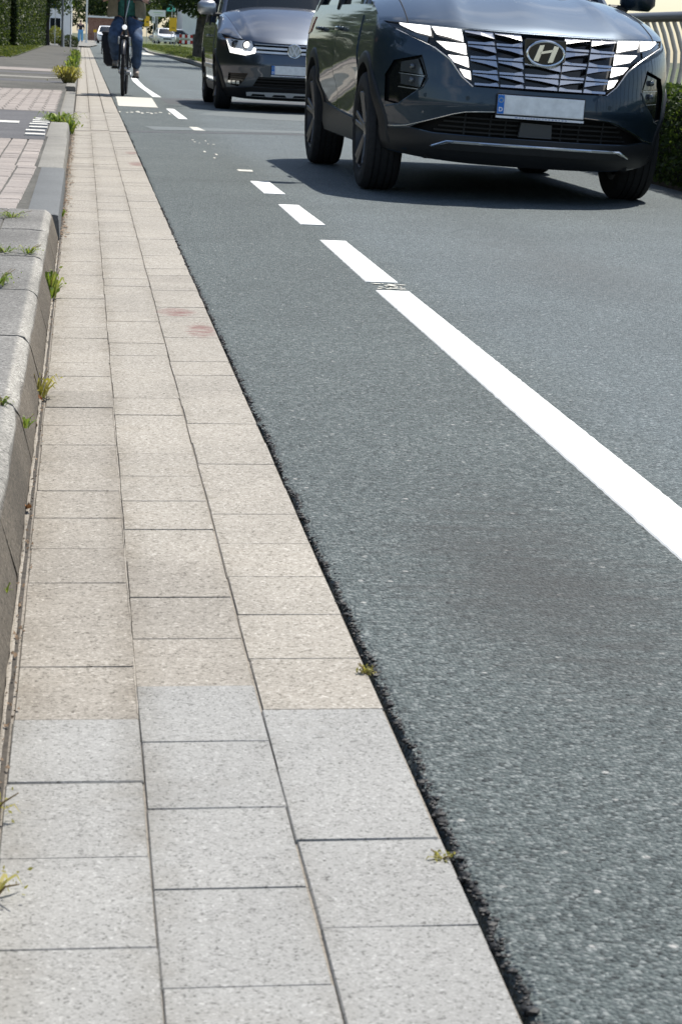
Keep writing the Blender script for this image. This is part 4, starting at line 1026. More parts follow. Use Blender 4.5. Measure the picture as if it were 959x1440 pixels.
def make_bike():
    T = thing('bicycle', 'black trekking bicycle with white front lamp ridden towards us along the gutter', 'bicycle', (.595, 31.72, 0), R_(-3)); T.scale = (SC,) * 3
    def bwheel(y, name):
        t = bpy.data.objects.new(name, None); link(t, T); t.location = (0, y, .36)
        bm = bmesh.new(); add_lathe_x(bm, [(.024 * math.cos(a), .338 + .024 * math.sin(a)) for a in np.linspace(0, 2 * math.pi, 10, endpoint=False)], 48); obm('tyre', bm, M_TYRE, t, 60)
        bm = bmesh.new(); add_lathe_x(bm, [(-.012, .318), (.012, .318), (.010, .300), (-.010, .300)], 48); obm('rim', bm, M_FRAME, t, 40)
        bm = bmesh.new()
        for k in range(28):
            a = 2 * math.pi * k / 28; sx = .03 * (1 if k % 2 else -1)
            add_tube(bm, [(sx, .02 * math.cos(a + .5), .02 * math.sin(a + .5)), (0, .302 * math.cos(a), .302 * math.sin(a))], .0012, 4)
        obm('spokes', bm, M_ALU, t)
        tube('hub', [(-.05, 0, 0), (.05, 0, 0)], .022, M_ALU, t, 12)
    bwheel(0, 'wheel'); bwheel(1.08, 'wheel')
    fk = bmesh.new()
    for sx in (-1, 1): add_tube(fk, [(sx * .058, 0, .36), (sx * .056, .02, .45), (sx * .055, .09, .72), (sx * .03, .105, .77)], [.012, .014, .018, .02], 10)
    add_box(fk, (0, .105, .775), (.12, .05, .04), .012); obm('fork', fk, M_FRAME, T, 40)
    fr = bmesh.new()
    add_tube(fr, [(0, .11, .78), (0, .18, .98)], .024, 12); add_tube(fr, [(0, .14, .86), (0, .60, .30)], .026, 12); add_tube(fr, [(0, .17, .95), (0, .78, .72)], .02, 12)
    add_tube(fr, [(0, .60, .30), (0, .84, .92)], .017, 10)
    for sx in (-1, 1): add_tube(fr, [(sx * .03, .62, .30), (sx * .06, 1.08, .36)], .011, 8); add_tube(fr, [(sx * .02, .78, .72), (sx * .06, 1.08, .36)], .010, 8)
    obm('frame', fr, M_FRAME, T, 40)
    tube('stem', [(0, .18, .98), (0, .20, 1.10), (0, .20, 1.26)], .016, M_FRAME, T, 10)
    hb = tube('handlebar', [(-.31, .33, 1.24), (-.2, .22, 1.27), (-.06, .18, 1.27), (.06, .18, 1.27), (.2, .22, 1.27), (.31, .33, 1.24)], .012, M_FRAME, T, 10)
    for sx in (-1, 1): tube('grip', [(sx * .22, .237, 1.266), (sx * .315, .335, 1.238)], .017, M_TYRE, hb, 10)
    tube('brake_cable', [(.05, .16, 1.26), (.012, .06, 1.05), (.0, .07, .93)], .006, M_ALU, T, 6)
    bm = bmesh.new(); bmesh.ops.create_uvsphere(bm, u_segments=16, v_segments=10, radius=.034, matrix=Matrix.Translation((0, .045, .905)) @ Matrix.Diagonal((1, .7, 1, 1))); lamp = obm('front_lamp', bm, M_LAMPW, T, 60)
    box('lamp_bracket', (0, .075, .87), (.03, .05, .10), M_FRAME, lamp, .006)
    for sx in (-1, 1):
        br = box('brake', (sx * .072, .07, .73), (.028, .05, .10), M_ALU, T, .008); box('brake_pad', (sx * .045, .07, .69), (.02, .06, .02), M_TYRE, br)
    mg = []
    for sgx in (-.03, .03): pass
    v = []; f = []
    for k in range(17):
        a = R_(60 + 120 * k / 16 - 30)
        for j, (x, dr) in enumerate(((-.032, -.012), (-.016, .006), (0, .010), (.016, .006), (.032, -.012))):
            v.append((x, (.378 + dr) * math.cos(a), .36 + (.378 + dr) * math.sin(a)))
    for k in range(16):
        for j in range(4): f.append((5 * k + j, 5 * k + j + 1, 5 * k + j + 6, 5 * k + j + 5))
    mesh('mudguard', v, f, M_FRAME, T, 60)
    bm = bmesh.new(); add_box(bm, (0, .90, .965), (.17, .26, .06), .025); add_box(bm, (0, .75, .962), (.06, .12, .045), .018); obm('saddle', bm, M_FRAME, T, 60)
    tube('seat_post', [(0, .82, .85), (0, .86, .95)], .014, M_ALU, T, 10)
    bm = bmesh.new(); add_tube(bm, [(-.07, .60, .30), (.07, .60, .30)], .03, 12)
    add_tube(bm, [(.075, .60, .30), (.085, .45, .245)], .012, 8); add_tube(bm, [(-.075, .60, .30), (-.085, .75, .355)], .012, 8); obm('crank', bm, M_ALU, T, 40)
    box('pedal', (.15, .45, .245), (.10, .09, .022), M_FRAME, T, .005); box('pedal', (-.14, .75, .355), (.10, .09, .022), M_FRAME, T, .005)
    bm = bmesh.new(); add_lathe_x(bm, [(-.058, .01), (-.058, .095), (-.052, .095), (-.052, .01)], 28)
    for q in bm.verts: q.co += Vector((0, .60, .30))
    obm('chainring', bm, M_FRAME, T)
    rk = bmesh.new()
    for sx in (-1, 1): add_tube(rk, [(sx * .06, .85, .79), (sx * .06, 1.3, .80)], .007, 6); add_tube(rk, [(sx * .065, 1.08, .37), (sx * .062, 1.15, .79)], .006, 6)
    for y in (.9, 1.1, 1.28): add_tube(rk, [(-.06, y, .79), (.06, y, .79)], .006, 6)
    obm('rack', rk, M_FRAME, T, 40)
    return T
make_bike()
def make_pannier():
    T = thing('pannier_bag', 'dark navy pannier bag hanging on the left of the bicycle behind the rider', 'bag', (.595, 31.72, 0), R_(-3)); T.scale = (SC,) * 3
    bm = bmesh.new(); add_box(bm, (-.235, 1.06, .60), (.20, .34, .46), .05)
    for q in bm.verts:
        if q.co.z < .5: q.co.x += .02; q.co.y += (1.06 - q.co.y) * .15
        if q.co.x < -.2: q.co.x -= .012 * math.sin(q.co.z * 9)
    obm('bag_body', bm, M_BAG, T, 50)
    bm = bmesh.new(); add_box(bm, (-.235, 1.06, .82), (.215, .355, .05), .02); obm('flap', bm, M_BAG, T, 50)
    for y in (.97, 1.15): box('strap', (-.341, y, .66), (.006, .03, .26), M_PLAST, T, .002)
    tube('reflector_strip', [(-.338, .93, .56), (-.338, 1.19, .56)], .006, M_ALU, T, 6)
make_pannier()
def make_rider():
    T = thing('person', 'cyclist in blue jeans, teal shirt and open beige jacket riding towards us', 'person', (.595, 31.72, 0), R_(-3)); T.scale = (SC,) * 3
    hipL, hipR = (-.09, .80, 1.0), (.09, .80, 1.0)
    kL, kR = (-.165, .44, .775), (.165, .43, .74); aL, aR = (-.135, .80, .44), (.15, .55, .335)
    V = [(0, .82, 1.0), (0, .80, 1.12), (0, .72, 1.28), (0, .63, 1.43), (0, .58, 1.52), (0, .545, 1.60), (0, .53, 1.68), (0, .525, 1.75),
         hipL, kL, aL, hipR, kR, aR, (-.17, .60, 1.44), (-.27, .43, 1.32), (-.285, .30, 1.27), (.17, .60, 1.44), (.27, .43, 1.32), (.285, .30, 1.27),
         (-.13, .62, .80), (.13, .61, .865), (-.155, .62, .60), (.16, .49, .53), (-.14, .72, .395), (.155, .42, .30)]
    Ed = [(0, 1), (1, 2), (2, 3), (3, 4), (4, 5), (5, 6), (6, 7), (0, 8), (8, 20), (20, 9), (9, 22), (22, 10), (0, 11), (11, 21), (21, 12), (12, 23), (23, 13), (3, 14), (14, 15), (15, 16), (3, 17), (17, 18), (18, 19), (10, 24), (13, 25)]
    V[20] = tuple((np.array(hipL) + np.array(kL)) / 2); V[21] = tuple((np.array(hipR) + np.array(kR)) / 2)
    V[22] = tuple((np.array(kL) + np.array(aL)) / 2); V[23] = tuple((np.array(kR) + np.array(aR)) / 2)
    rad = [.13, .125, .14, .12, .055, .065, .09, .075, .09, .058, .04, .09, .058, .04, .055, .042, .030, .055, .042, .030, .075, .075, .055, .055, .035, .035]
    body = skin('body', V, Ed, rad, M_SKIN, T, 1)
    # face and hair
    fb = bmesh.new()
    for sx in (-1, 1): bmesh.ops.create_uvsphere(fb, u_segments=8, v_segments=6, radius=.013, matrix=Matrix.Translation((sx * .032, .448, 1.70)))
    obm('eyes', fb, M_HAIR, body, 60)
    skin('nose', [(0, .445, 1.695), (0, .425, 1.665)], [(0, 1)], [.010, .015], M_SKIN, body, 1)
    box('mouth', (0, .452, 1.635), (.045, .012, .010), plain('lips', (.40, .19, .16), .5), body, .003)
    for sx in (-1, 1): skin('ear', [(sx * .082, .53, 1.70), (sx * .088, .54, 1.665)], [(0, 1)], [.016, .012], M_SKIN, body, 1)
    hr = bmesh.new(); bmesh.ops.create_uvsphere(hr, u_segments=20, v_segments=14, radius=.105, matrix=Matrix.Translation((0, .548, 1.725)) @ Matrix.Diagonal((.92, 1.05, 1.0, 1)))
    bmesh.ops.delete(hr, geom=[q for q in hr.verts if q.co.z < 1.715 - (.10 if q.co.y > .56 else 0) or (q.co.y < .49 and q.co.z < 1.765)], context='VERTS')
    for q in hr.verts: q.co += Vector([noise.noise(q.co * 40 + Vector((k * 7, 0, 0))) * .008 for k in range(3)])
    obm('hair', hr, M_HAIR, T, 80)
    # hands: palm and five separate curled fingers round each grip
    for sx in (-1, 1):
        w0 = np.array((sx * .285, .30, 1.27)); pal = np.array((sx * .272, .272, 1.285))
        vv = [w0, pal + [0, .0, .004], pal + [0, -.012, .006]]; ee = [(0, 1), (1, 2)]; rr = [.026, .032, .030]
        ax = np.array((sx * .095, .098, -.028)); ax /= np.linalg.norm(ax)
        for i, ln in enumerate((.030, .034, .033, .027)):
            b = pal + ax * (-.030 + .021 * i) + [0, -.022, .0]
            i0 = len(vv); vv += [b, b + np.array((0, -ln * .7, -.008)), b + np.array((0, -ln * .6, -.036)), b + np.array((0, .004, -.048))]
            ee += [(2, i0), (i0, i0 + 1), (i0 + 1, i0 + 2), (i0 + 2, i0 + 3)]; rr += [.010, .0095, .009, .008]
        i0 = len(vv); b = pal + ax * -.040
        vv += [b + np.array((0, .0, -.008)), b + np.array((-sx * .012, -.01, -.030)), b + np.array((-sx * .006, -.03, -.042))]; ee += [(1, i0), (i0, i0 + 1), (i0 + 1, i0 + 2)]; rr += [.012, .011, .009]
        skin('hand', vv, ee, rr, M_SKIN, body, 1)
    # jeans with creases
    JV = [(0, .825, 1.06), (0, .825, .98), (-.095, .79, .985), V[20], kL, V[22], tuple(np.array(aL) + [0, 0, .03]), (.095, .79, .985), V[21], kR, V[23], tuple(np.array(aR) + [0, 0, .02])]
    jr = [(.165, .13), (.15, .13), .108, .098, .082, .070, .062, .108, .100, .084, .072, .064]
    jm = skin('jeans', JV, [(0, 1), (1, 2), (2, 3), (3, 4), (4, 5), (5, 6), (1, 7), (7, 8), (8, 9), (9, 10), (10, 11)], jr, M_DENIM, T, 2)
    for q in jm.data.vertices:
        a = noise.noise(Vector((q.co.x * 6, q.co.y * 6, q.co.z * 26))) * .008 + noise.noise(q.co * 14) * .009
        q.co += q.normal * a
    for sx, a in ((-1, aL), (1, aR)):
        x, y, z = a; zb = .382 if sx < 0 else .272; yb = .75 if sx < 0 else .45
        sh = skin('shoe', [(x, y + .03, zb + .035), (x, (y + yb) / 2, zb + .032), (x + sx * .008, yb - .04, zb + .022), (x + sx * .01, yb - .10, zb + .016), (x, y + .012, zb + .075)], [(0, 1), (1, 2), (2, 3), (1, 4)], [.042, .045, .044, .034, .046], M_SHOE, T, 1)
        bm = bmesh.new(); add_box(bm, (x + sx * .005, (y + yb) / 2 - .03, zb - .012), (.088, abs(y - yb) + .19, .024), .010); obm('sole', bm, M_SOLE, sh, 50)
    skin('shirt', [(0, .80, 1.04), (0, .78, 1.14), (0, .70, 1.30), (0, .62, 1.44), (0, .59, 1.50)], [(0, 1), (1, 2), (2, 3), (3, 4)], [(.165, .14), (.16, .14), (.165, .14), (.135, .115), (.075, .07)], M_SHIRT, T, 2)
    # open jacket: back and side panels with loose flaps, and two sleeves
    v = []; f = []; nh, na = 12, 22
    for i in range(nh):
        t = i / (nh - 1); z = 1.05 + .45 * t; yc = .80 - .20 * t; w = .235 - .045 * t + .02 * math.sin(t * 3); d = .175 - .03 * t
        for k in range(na):
            a = R_(-62 + 304 * k / (na - 1)); fl = (1 - t) * .035 * (1 if k < 4 or k > na - 5 else 0)
            rr = 1 + .05 * math.sin(a * 5 + z * 8)
            v.append(((w + fl) * rr * math.cos(a), yc + d * rr * math.sin(a) - fl, z + .02 * math.sin(a * 3)))
    for i in range(nh - 1):
        for k in range(na - 1): f.append((i * na + k, i * na + k + 1, (i + 1) * na + k + 1, (i + 1) * na + k))
    jk = mesh('jacket', v, f, M_JACKET, T, 80); sm = jk.modifiers.new('thickness', 'SOLIDIFY'); sm.thickness = .014
    for sx in (-1, 1): skin('sleeve', [(sx * .15, .61, 1.45), (sx * .235, .50, 1.35), (sx * .275, .42, 1.315), (sx * .285, .315, 1.28)], [(0, 1), (1, 2), (2, 3)], [.085, .072, .066, .048], M_JACKET, jk, 2)
    skin('collar', [(-.07, .55, 1.51), (-.05, .63, 1.54), (.05, .63, 1.54), (.07, .55, 1.51)], [(0, 1), (1, 2), (2, 3)], [.022] * 4, M_JACKET, jk, 1)
make_rider()

# ================================================================ PLANTS
def weed(x, y, z, h, w, n, label, mat=None, flat=.35, name='weed', stems=3, group=None):
    T = thing(name, label, 'weed', (x, y, z), 0, group)
    v = []; f = []
    for k in range(n):
        a = random.uniform(0, 2 * math.pi); r0 = random.random() * w * .25; hh = h * random.uniform(.35, 1); out = w * .5 * random.uniform(.2, 1); wd = random.uniform(.06, .13) * h * .55 + .0012
        b = Vector((r0 * math.cos(a), r0 * math.sin(a), 0)); d = Vector((math.cos(a), math.sin(a), 0)); s_ = Vector((-d.y, d.x, 0)) * wd
        p = [b, b + d * out * .35 + Vector((0, 0, hh * .6)), b + d * out * .8 + Vector((0, 0, hh * (1 - flat * .2))), b + d * out * 1.1 + Vector((0, 0, hh * (1 - flat)))]
        i0 = len(v)
        for q, sc in zip(p, (.5, 1, .8)): v += [q - s_ * sc, q + s_ * sc]
        v.append(p[3])
        f += [(i0, i0 + 1, i0 + 3, i0 + 2), (i0 + 2, i0 + 3, i0 + 5, i0 + 4), (i0 + 4, i0 + 5, i0 + 6)]
    mesh('blades', v, f, mat or M_WEED, T)
    if stems:
        bm = bmesh.new()
        for k in range(stems):
            a = random.uniform(0, 6.28); add_tube(bm, [(0, 0, 0), (w * .2 * math.cos(a), w * .2 * math.sin(a), h * .6), (w * .5 * math.cos(a), w * .5 * math.sin(a), h * .95)], [.0016 + h * .006, .0012 + h * .004, .0008], 5)
        obm('stems', bm, M_TWIG, T)
        pts = rng.normal(size=(stems * 9, 3)) * np.array([w * .26, w * .26, h * .2]) + np.array([0, 0, h * .55]); pts[:, 2] = np.maximum(pts[:, 2], .004)
        leaf_cloud('leaves', pts, max(.006, h * .17), mat or M_WEED, T, up=1)
    return T
weed(-.092, 7.35, -.015, .105, .10, 34, 'bushy green weed between high kerb and gutter, below the kerb stone joint')
weed(-.092, 5.30, -.015, .070, .085, 22, 'yellowish weed with a reddish runner at the kerb foot', M_WEED_Y)
weed(-.27, 8.95, .12, .03, .16, 26, 'low moss and grass tuft near the end of the high kerb', flat=.7)
for k in range(3): weed(-.17 - .085 * k, 7.53, .118, .032, .10, 20, ('grass tuft in the kerb joint beside the bushy green weed, nearest the road', 'middle tuft of the grass line in the kerb joint beside the bushy weed', 'grass tuft at the pavement end of the kerb joint beside the bushy weed')[k], flat=.6, group='grass in the kerb joint')
weed(-.235, 6.53, .118, .05, .13, 24, 'broad-leaved dark green weed on the kerb top', flat=.7)
weed(-.15, 4.42, .115, .022, .04, 12, 'tiny green sprout on the worn kerb edge', flat=.5)
weed(-.103, 4.50, .055, .03, .05, 10, 'small sprout in the crack of the kerb face')
weed(-.098, 3.22, .03, .018, .022, 7, 'bright single clover leaf low on the kerb face', stems=0)
weed(-.084, 2.36, -.014, .035, .06, 12, 'spindly yellow weed at the kerb foot beside the grey stones', M_WEED_Y, flat=.6)
weed(-.070, 2.13, -.012, .025, .07, 8, 'creeping brown-stemmed sprig lying on the nearest grey stone', M_WEED_Y, flat=.9, stems=4)
weed(.425, 2.93, -.006, .016, .026, 12, 'small pale grass tuft at the road edge beside the last beige stone', M_WEED_Y, flat=.5)
weed(.420, 2.22, -.006, .009, .03, 6, 'faint flat grass sprig at the road edge beside a grey stone', M_WEED_Y, flat=.8)
weed(-.085, 10.6, -.012, .05, .05, 10, 'thin weed beside the bluish lowered kerb stone')
weed(-.19, 19.9, .03, .15, .36, 90, 'bright green weed clump where the pale kerb stones end', flat=.6)
weed(-.10, 19.4, -.01, .17, .18, 40, 'tall weed at the gutter side of the pale kerb end', flat=.4)
weed(-.20, 34.5, .08, .28, .40, 150, 'tall yellowing weed clump at the kerb past the driveway', M_WEED_Y, flat=.35)
weed(-.30, 37.5, .08, .26, .42, 80, 'spreading yellow-green weed behind the tall yellowing clump', M_WEED_Y, flat=.5)
for k in range(8): weed(-.17 - .05 * (k % 2), 41 + k * 4.6, .08, .22 + .05 * (k % 3), .30, 36, 'green kerbside weeds in the distance between pavement and gutter', flat=.5, group='distant kerbside weeds')
v = []; f = []
for k in range(900):                                              # dry leaf litter and grit along the kerb foot
    y = random.choice((random.uniform(9.6, 20), random.uniform(2, 9.6), random.uniform(9.6, 20))); x = (-.079 if y < 9.5 else -.070) + random.gauss(0, .006 if y < 9.5 else .014); r = random.uniform(.0015, .004) if y < 9.5 else random.uniform(.004, .013)
    a = random.uniform(0, 3.1); b = len(v)
    for c_ in range(4): v.append((x + r * math.cos(a + 1.57 * c_) * (1 if c_ % 2 else .6), y + r * 1.4 * math.sin(a + 1.57 * c_), -.0135 + random.random() * .006 + (.003 if y > 9.5 else 0)))
    f.append((b, b + 1, b + 2, b + 3))
mesh('leaf_litter', v, f, plain('dry_litter', (.17, .115, .07), .9, var=.6, vscale=40))['kind'] = 'stuff'
def leaf_flat(x, y, z, s, label):
    v = []; n = 10
    for k in range(n):
        a = 2 * math.pi * k / n; r = s * (1 + .35 * math.cos(2 * a)) * random.uniform(.8, 1.1); v.append((r * math.cos(a), r * math.sin(a) * .7, .004 + .007 * abs(math.sin(a * 1.5))))
    v.append((0, 0, .003)); o = mesh('dead_leaf', v, [(k, (k + 1) % n, n) for k in range(n)], M_DEADLEAF, loc=(x, y, z)); o.rotation_euler = (.4, .3, random.random() * 6); tag(o, label, 'leaf')
leaf_flat(-.085, 3.98, -.008, .012, 'orange dead leaf in the gap at the kerb foot')
leaf_flat(-.082, 5.22, -.006, .008, 'brown leaf scrap below the yellowish kerb weed')
def box_pts(n, x0, x1, y0, y1, z0, z1, faces):
    """points near the listed faces of a clipped hedge"""
    out = []
    for k in range(n):
        p = [random.uniform(x0, x1), random.uniform(y0, y1), random.uniform(z0, z1)]
        fc = random.choice(faces); q = abs(random.gauss(0, .035)) - .02
        wv = .05 * noise.noise((p[0] * 2.2, p[1] * 2.2, p[2] * 2.2))
        if fc == 'L': p[0] = x0 + q + wv
        elif fc == 'R': p[0] = x1 - q + wv
        elif fc == 'T': p[2] = z1 - q + wv
        elif fc == 'F': p[1] = y0 + q + wv
        out.append(p)
    return out
def hedge(label, x0, x1, y0, y1, h, n, size, mat, faces, z=.03, shear=0.0, group=None, core=M_CORE):
    T = thing('hedge', label, 'hedge', (0, 0, 0), 0, group)
    pts = np.array(box_pts(n, x0, x1, y0, y1, z, z + h, faces)); pts[:, 0] += (pts[:, 1] - y0) * shear
    leaf_cloud('foliage', pts, size, mat, T, up=.6)
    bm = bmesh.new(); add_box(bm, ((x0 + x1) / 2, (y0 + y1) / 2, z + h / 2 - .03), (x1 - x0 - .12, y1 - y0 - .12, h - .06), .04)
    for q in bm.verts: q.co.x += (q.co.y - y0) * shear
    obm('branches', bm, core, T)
    return T
hedge('low clipped green hedge beside the road, right of the nearest car', 4.14, 4.62, 11.5, 19, .64, 22000, .042, M_HEDGE, 'LLFTT')
hedge('low green hedge continuing along the road behind the cars', 4.14, 4.62, 19.4, 56, .66, 14000, .075, M_HEDGE, 'LLFT')
hedge('tall garden hedge along the left pavement, outside the picture', -5.6, -3.75, 12, 76, 2.2, 9000, .22, M_HEDGE_D, 'RRRF', .1)
hedge('dark tall hedge at far left beside the pavement', -5.2, -3.45, 78, 92, 2.8, 9000, .16, M_HEDGE_D, 'RRRF', .1, .03)
hedge('leafy tall hedge between the dark hedge and the dark tree trunk', -4.6, -2.75, 92.3, 117, 2.9, 15000, .15, M_HEDGE_D, 'RRRF', .1, .032)
def bush(name, label, c, r, n, size, mat, cat='bush'):
    T = thing(name, label, cat, c)
    p = rng.normal(size=(n, 3)); p /= np.linalg.norm(p, axis=1)[:, None]; rr = rng.uniform(.55, 1.05, n) ** .5
    lump = np.array([1 + .28 * noise.noise((q[0] * 2.2 + c[0], q[1] * 2.2, q[2] * 2.2)) for q in p])
    p = p * (rr * lump)[:, None] * np.array(r); p[:, 2] = np.abs(p[:, 2] + r[2] * .7)
    leaf_cloud('foliage', p, size, mat, T, up=.5)
    bm = bmesh.new()
    for k in range(5):
        a = k * 1.26; add_tube(bm, [(0, 0, 0), (r[0] * .3 * math.cos(a), r[1] * .3 * math.sin(a), r[2] * .7), (r[0] * .6 * math.cos(a), r[1] * .6 * math.sin(a), r[2] * 1.2)], [.03, .02, .008], 6)
    obm('stems', bm, M_BARK, T)
bush('bush', 'yellow-green bush in front of the white house, right of the dark trunk', (-1.72, 138, .1), (.48, .6, .62), 1500, .12, M_BUSH)
bush('bush', 'low dark bush at the foot of the two thin posts', (-.72, 116, .08), (.55, .8, .36), 1400, .10, M_HEDGE_D)
def tree(label, c, rt, h, crown, n, size, mat, bark, lean=(0, 0), low=None):
    """tapered trunk, forking limbs and a crown of leaf clumps spread through its volume"""
    T = thing('tree', label, 'tree', c)
    bm = bmesh.new(); top = Vector((lean[0], lean[1], h))
    pts = [Vector((lean[0] * t + .05 * math.sin(t * 5 + c[0]), lean[1] * t + .05 * math.sin(t * 4), h * t)) for t in np.linspace(0, 1, 9)]
    add_tube(bm, pts, [rt * (1.35 if i == 0 else 1.08 if i == 1 else 1 - .55 * i / 8) for i in range(9)], 14)
    for q in bm.verts:
        a = math.atan2(q.co.y, q.co.x); q.co += Vector((math.cos(a), math.sin(a), 0)) * noise.noise(Vector((a * 2.5, q.co.z * 1.5, c[0]))) * rt * .16
    obm('trunk', bm, bark, T, 60)
    lb = bmesh.new(); clumps = []
    for k in range(13):
        a = k * 2.399 + c[0]; t = .42 + .55 * (k / 13); p0 = Vector((lean[0] * t, lean[1] * t, h * t)); ln = crown[0] * random.uniform(.55, .95) * (1 - .35 * (k / 13))
        d = Vector((math.cos(a), math.sin(a), random.uniform(.15, .75))); p1 = p0 + d * ln * .5; p2 = p0 + d * ln + Vector((0, 0, -.12 * ln))
        add_tube(lb, [p0, p1, p2], [rt * .38, rt * .22, rt * .07], 7); clumps += [(p2, .34), (p1 + Vector((0, 0, .3)), .30)]
    obm('limb', lb, bark, T, 60)
    for k in range(16):
        q = rng.normal(size=3); q /= np.linalg.norm(q); clumps.append((Vector((lean[0] + q[0] * crown[0] * .8, lean[1] + q[1] * crown[1] * .8, h + crown[2] * .25 + q[2] * crown[2] * .75)), random.uniform(.22, .36)))
    if low:
        for (x, y, z) in low: clumps.append((Vector((x, y, z)), .2))
    pp = []
    per = n // len(clumps)
    for p, s_ in clumps:
        g = rng.normal(size=(per, 3)); g /= np.linalg.norm(g, axis=1)[:, None]; g *= (rng.uniform(.2, 1.0, per) ** .45)[:, None]
        pp.append(np.array(p) + g * np.array([crown[0] * s_, crown[1] * s_, crown[2] * s_ * .75]))
    leaf_cloud('crown', np.concatenate(pp), size, mat, T, up=.5)
    return T
tree('thick-trunked roadside tree on the right verge with low dark foliage', (4.36, 79, .1), .30, 4.4, (3.6, 4.4, 2.8), 15000, .16, M_TREE, M_BARK, (-.15, .2), [(-.9, -.2, 2.05), (-.4, -.5, 1.9), (-1.2, .3, 2.2), (.3, -.4, 2.1)])
tree('slim dark tree trunk at the end of the leafy hedge', (-1.88, 119, .1), .14, 4.2, (1.7, 2.0, 2.2), 6000, .18, M_TREE, M_BARK_D)
tree('young tree on the right verge farther behind the signs', (9.5, 150, .2), .2, 4.4, (2.4, 2.4, 2.2), 6000, .22, M_TREE, M_BARK)
for k in range(6):
    tree('tall garden tree behind the left hedge, outside the picture', (-6.9 - .5 * (k % 2), 19 + 9.5 * k, .1), .26, 4.6, (3.0, 4.6, 3.8), 3000, .42, M_TREE, M_BARK)['group'] = 'garden trees behind the left hedge'
for (x, y, lb_) in ((-7, -34, 'unseen tree added behind the camera on the left'), (7.5, -40, 'unseen tree added behind the camera on the right'), (-1, -76, 'unseen tree added across the road behind the camera'), (5, -80, 'second unseen tree added across the road behind the camera')):  # unseen trees, added so the car fronts mirror darkness instead of bright horizon
    tree(lb_, (x, y, .05), .3, 4.4, (3.6, 3.6, 3.4), 3600, .42, M_TREE, M_BARK)
tree('roadside tree on the right verge hidden behind the family van', (5.7, 66, .1), .26, 4.6, (3.6, 4.2, 2.6), 6000, .22, M_TREE, M_BARK)
tree('roadside tree on the right verge behind the thick trunk', (5.6, 97, .1), .24, 4.6, (3.8, 4.4, 2.6), 6000, .22, M_TREE, M_BARK, low=[(-2.6, -.8, 3.4)])
BT = [(-16, 262), (-7.5, 250), (-2.6, 268), (2.2, 262), (5.2, 250), (8.6, 262), (13, 285), (19, 275), (27, 268), (37, 285), (-27, 270)]
BL = ['broad green tree behind the white house, leftmost of the far row', 'broad green tree above the white house roof', 'rounded tree right of the white house in the far row', 'tree directly above the low brick building', 'dark tree behind the left yellow sign', 'dark tree behind the white arrow sign', 'tree behind the white hall on the right', 'tree rising over the white hall roof', 'tree at the right of the white hall', 'far right tree behind the fence', 'outermost left tree beyond the lawn']
for (x, y), lb_ in zip(BT, BL):
    tree(lb_, (x, y, .1), .30, 5.2, (3.6, 3.4, 3.6), 5200, .36, M_TREE, M_BARK, low=[(-1.5, -1.2, 2.2), (1.4, -1.3, 2.0), (0, -1.8, 2.6), (-.4, -1.4, 1.4)])

# ================================================================ FENCE, BUILDINGS, SIGNS
M_RAIL = plain('grey_rail_metal', (.17, .16, .155), .45, .5)
M_PALE = plain('pale_painted_steel', (.62, .58, .49), .5, 0, var=.1, vscale=20)
M_WALLW = plain('white_render', (.80, .80, .78), .9, var=.05, vscale=1)
M_BRICK = speckle('red_brick_wall', (.13, .06, .04), (.32, .17, .125), (.42, .27, .21), grain=9, big=.6, bigamt=.15, rnd=.08)
M_ROOF = plain('dark_roof', (.10, .075, .065), .8, var=.2, vscale=2)
M_SIGNW = plain('sign_white', (.82, .82, .80), .45); M_SIGNY = plain('sign_yellow', (.85, .50, .02), .45); M_SIGNT = plain('sign_teal', (.10, .60, .47), .45)
M_SIGNB = plain('sign_blue', (.03, .16, .55), .45); M_SIGNK = plain('sign_black', (.03, .03, .03), .5); M_POST = plain('galvanised_post', (.50, .51, .52), .45, .6); M_POSTW = plain('white_post', (.74, .74, .72), .5)
M_POSTG = plain('grey_post', (.20, .20, .20), .6)
FX = 4.82
T = thing('railing', 'grey tubular rail with pale bent bars behind the low hedge', 'railing', (FX, 10, .04))
tube('rail', [(0, y, 1.20) for y in np.arange(0, 44, 2)], .042, M_RAIL, T, 12)
tube('lower_rail', [(.02, y, .12) for y in np.arange(0, 44, 2)], .02, M_PALE, T, 8)
barbm = bmesh.new(); add_tube(barbm, [(-.0, 0, 1.17), (.045, 0, 1.07), (.095, 0, .92), (.10, 0, .80), (.03, 0, .30), (.02, 0, .12)], .019, 8)
first = obm('bar', barbm, M_PALE, T, 50); first.location = (0, .11, 0)
for k in range(1, 190):
    o = bpy.data.objects.new('bar', first.data); link(o, T); o.location = (0, .11 + .22 * k, 0)
for y in np.arange(0.3, 42, 3.3): tube('post', [(-.0, y, 0), (-.0, y, 1.24)], .03, M_RAIL, T, 10)
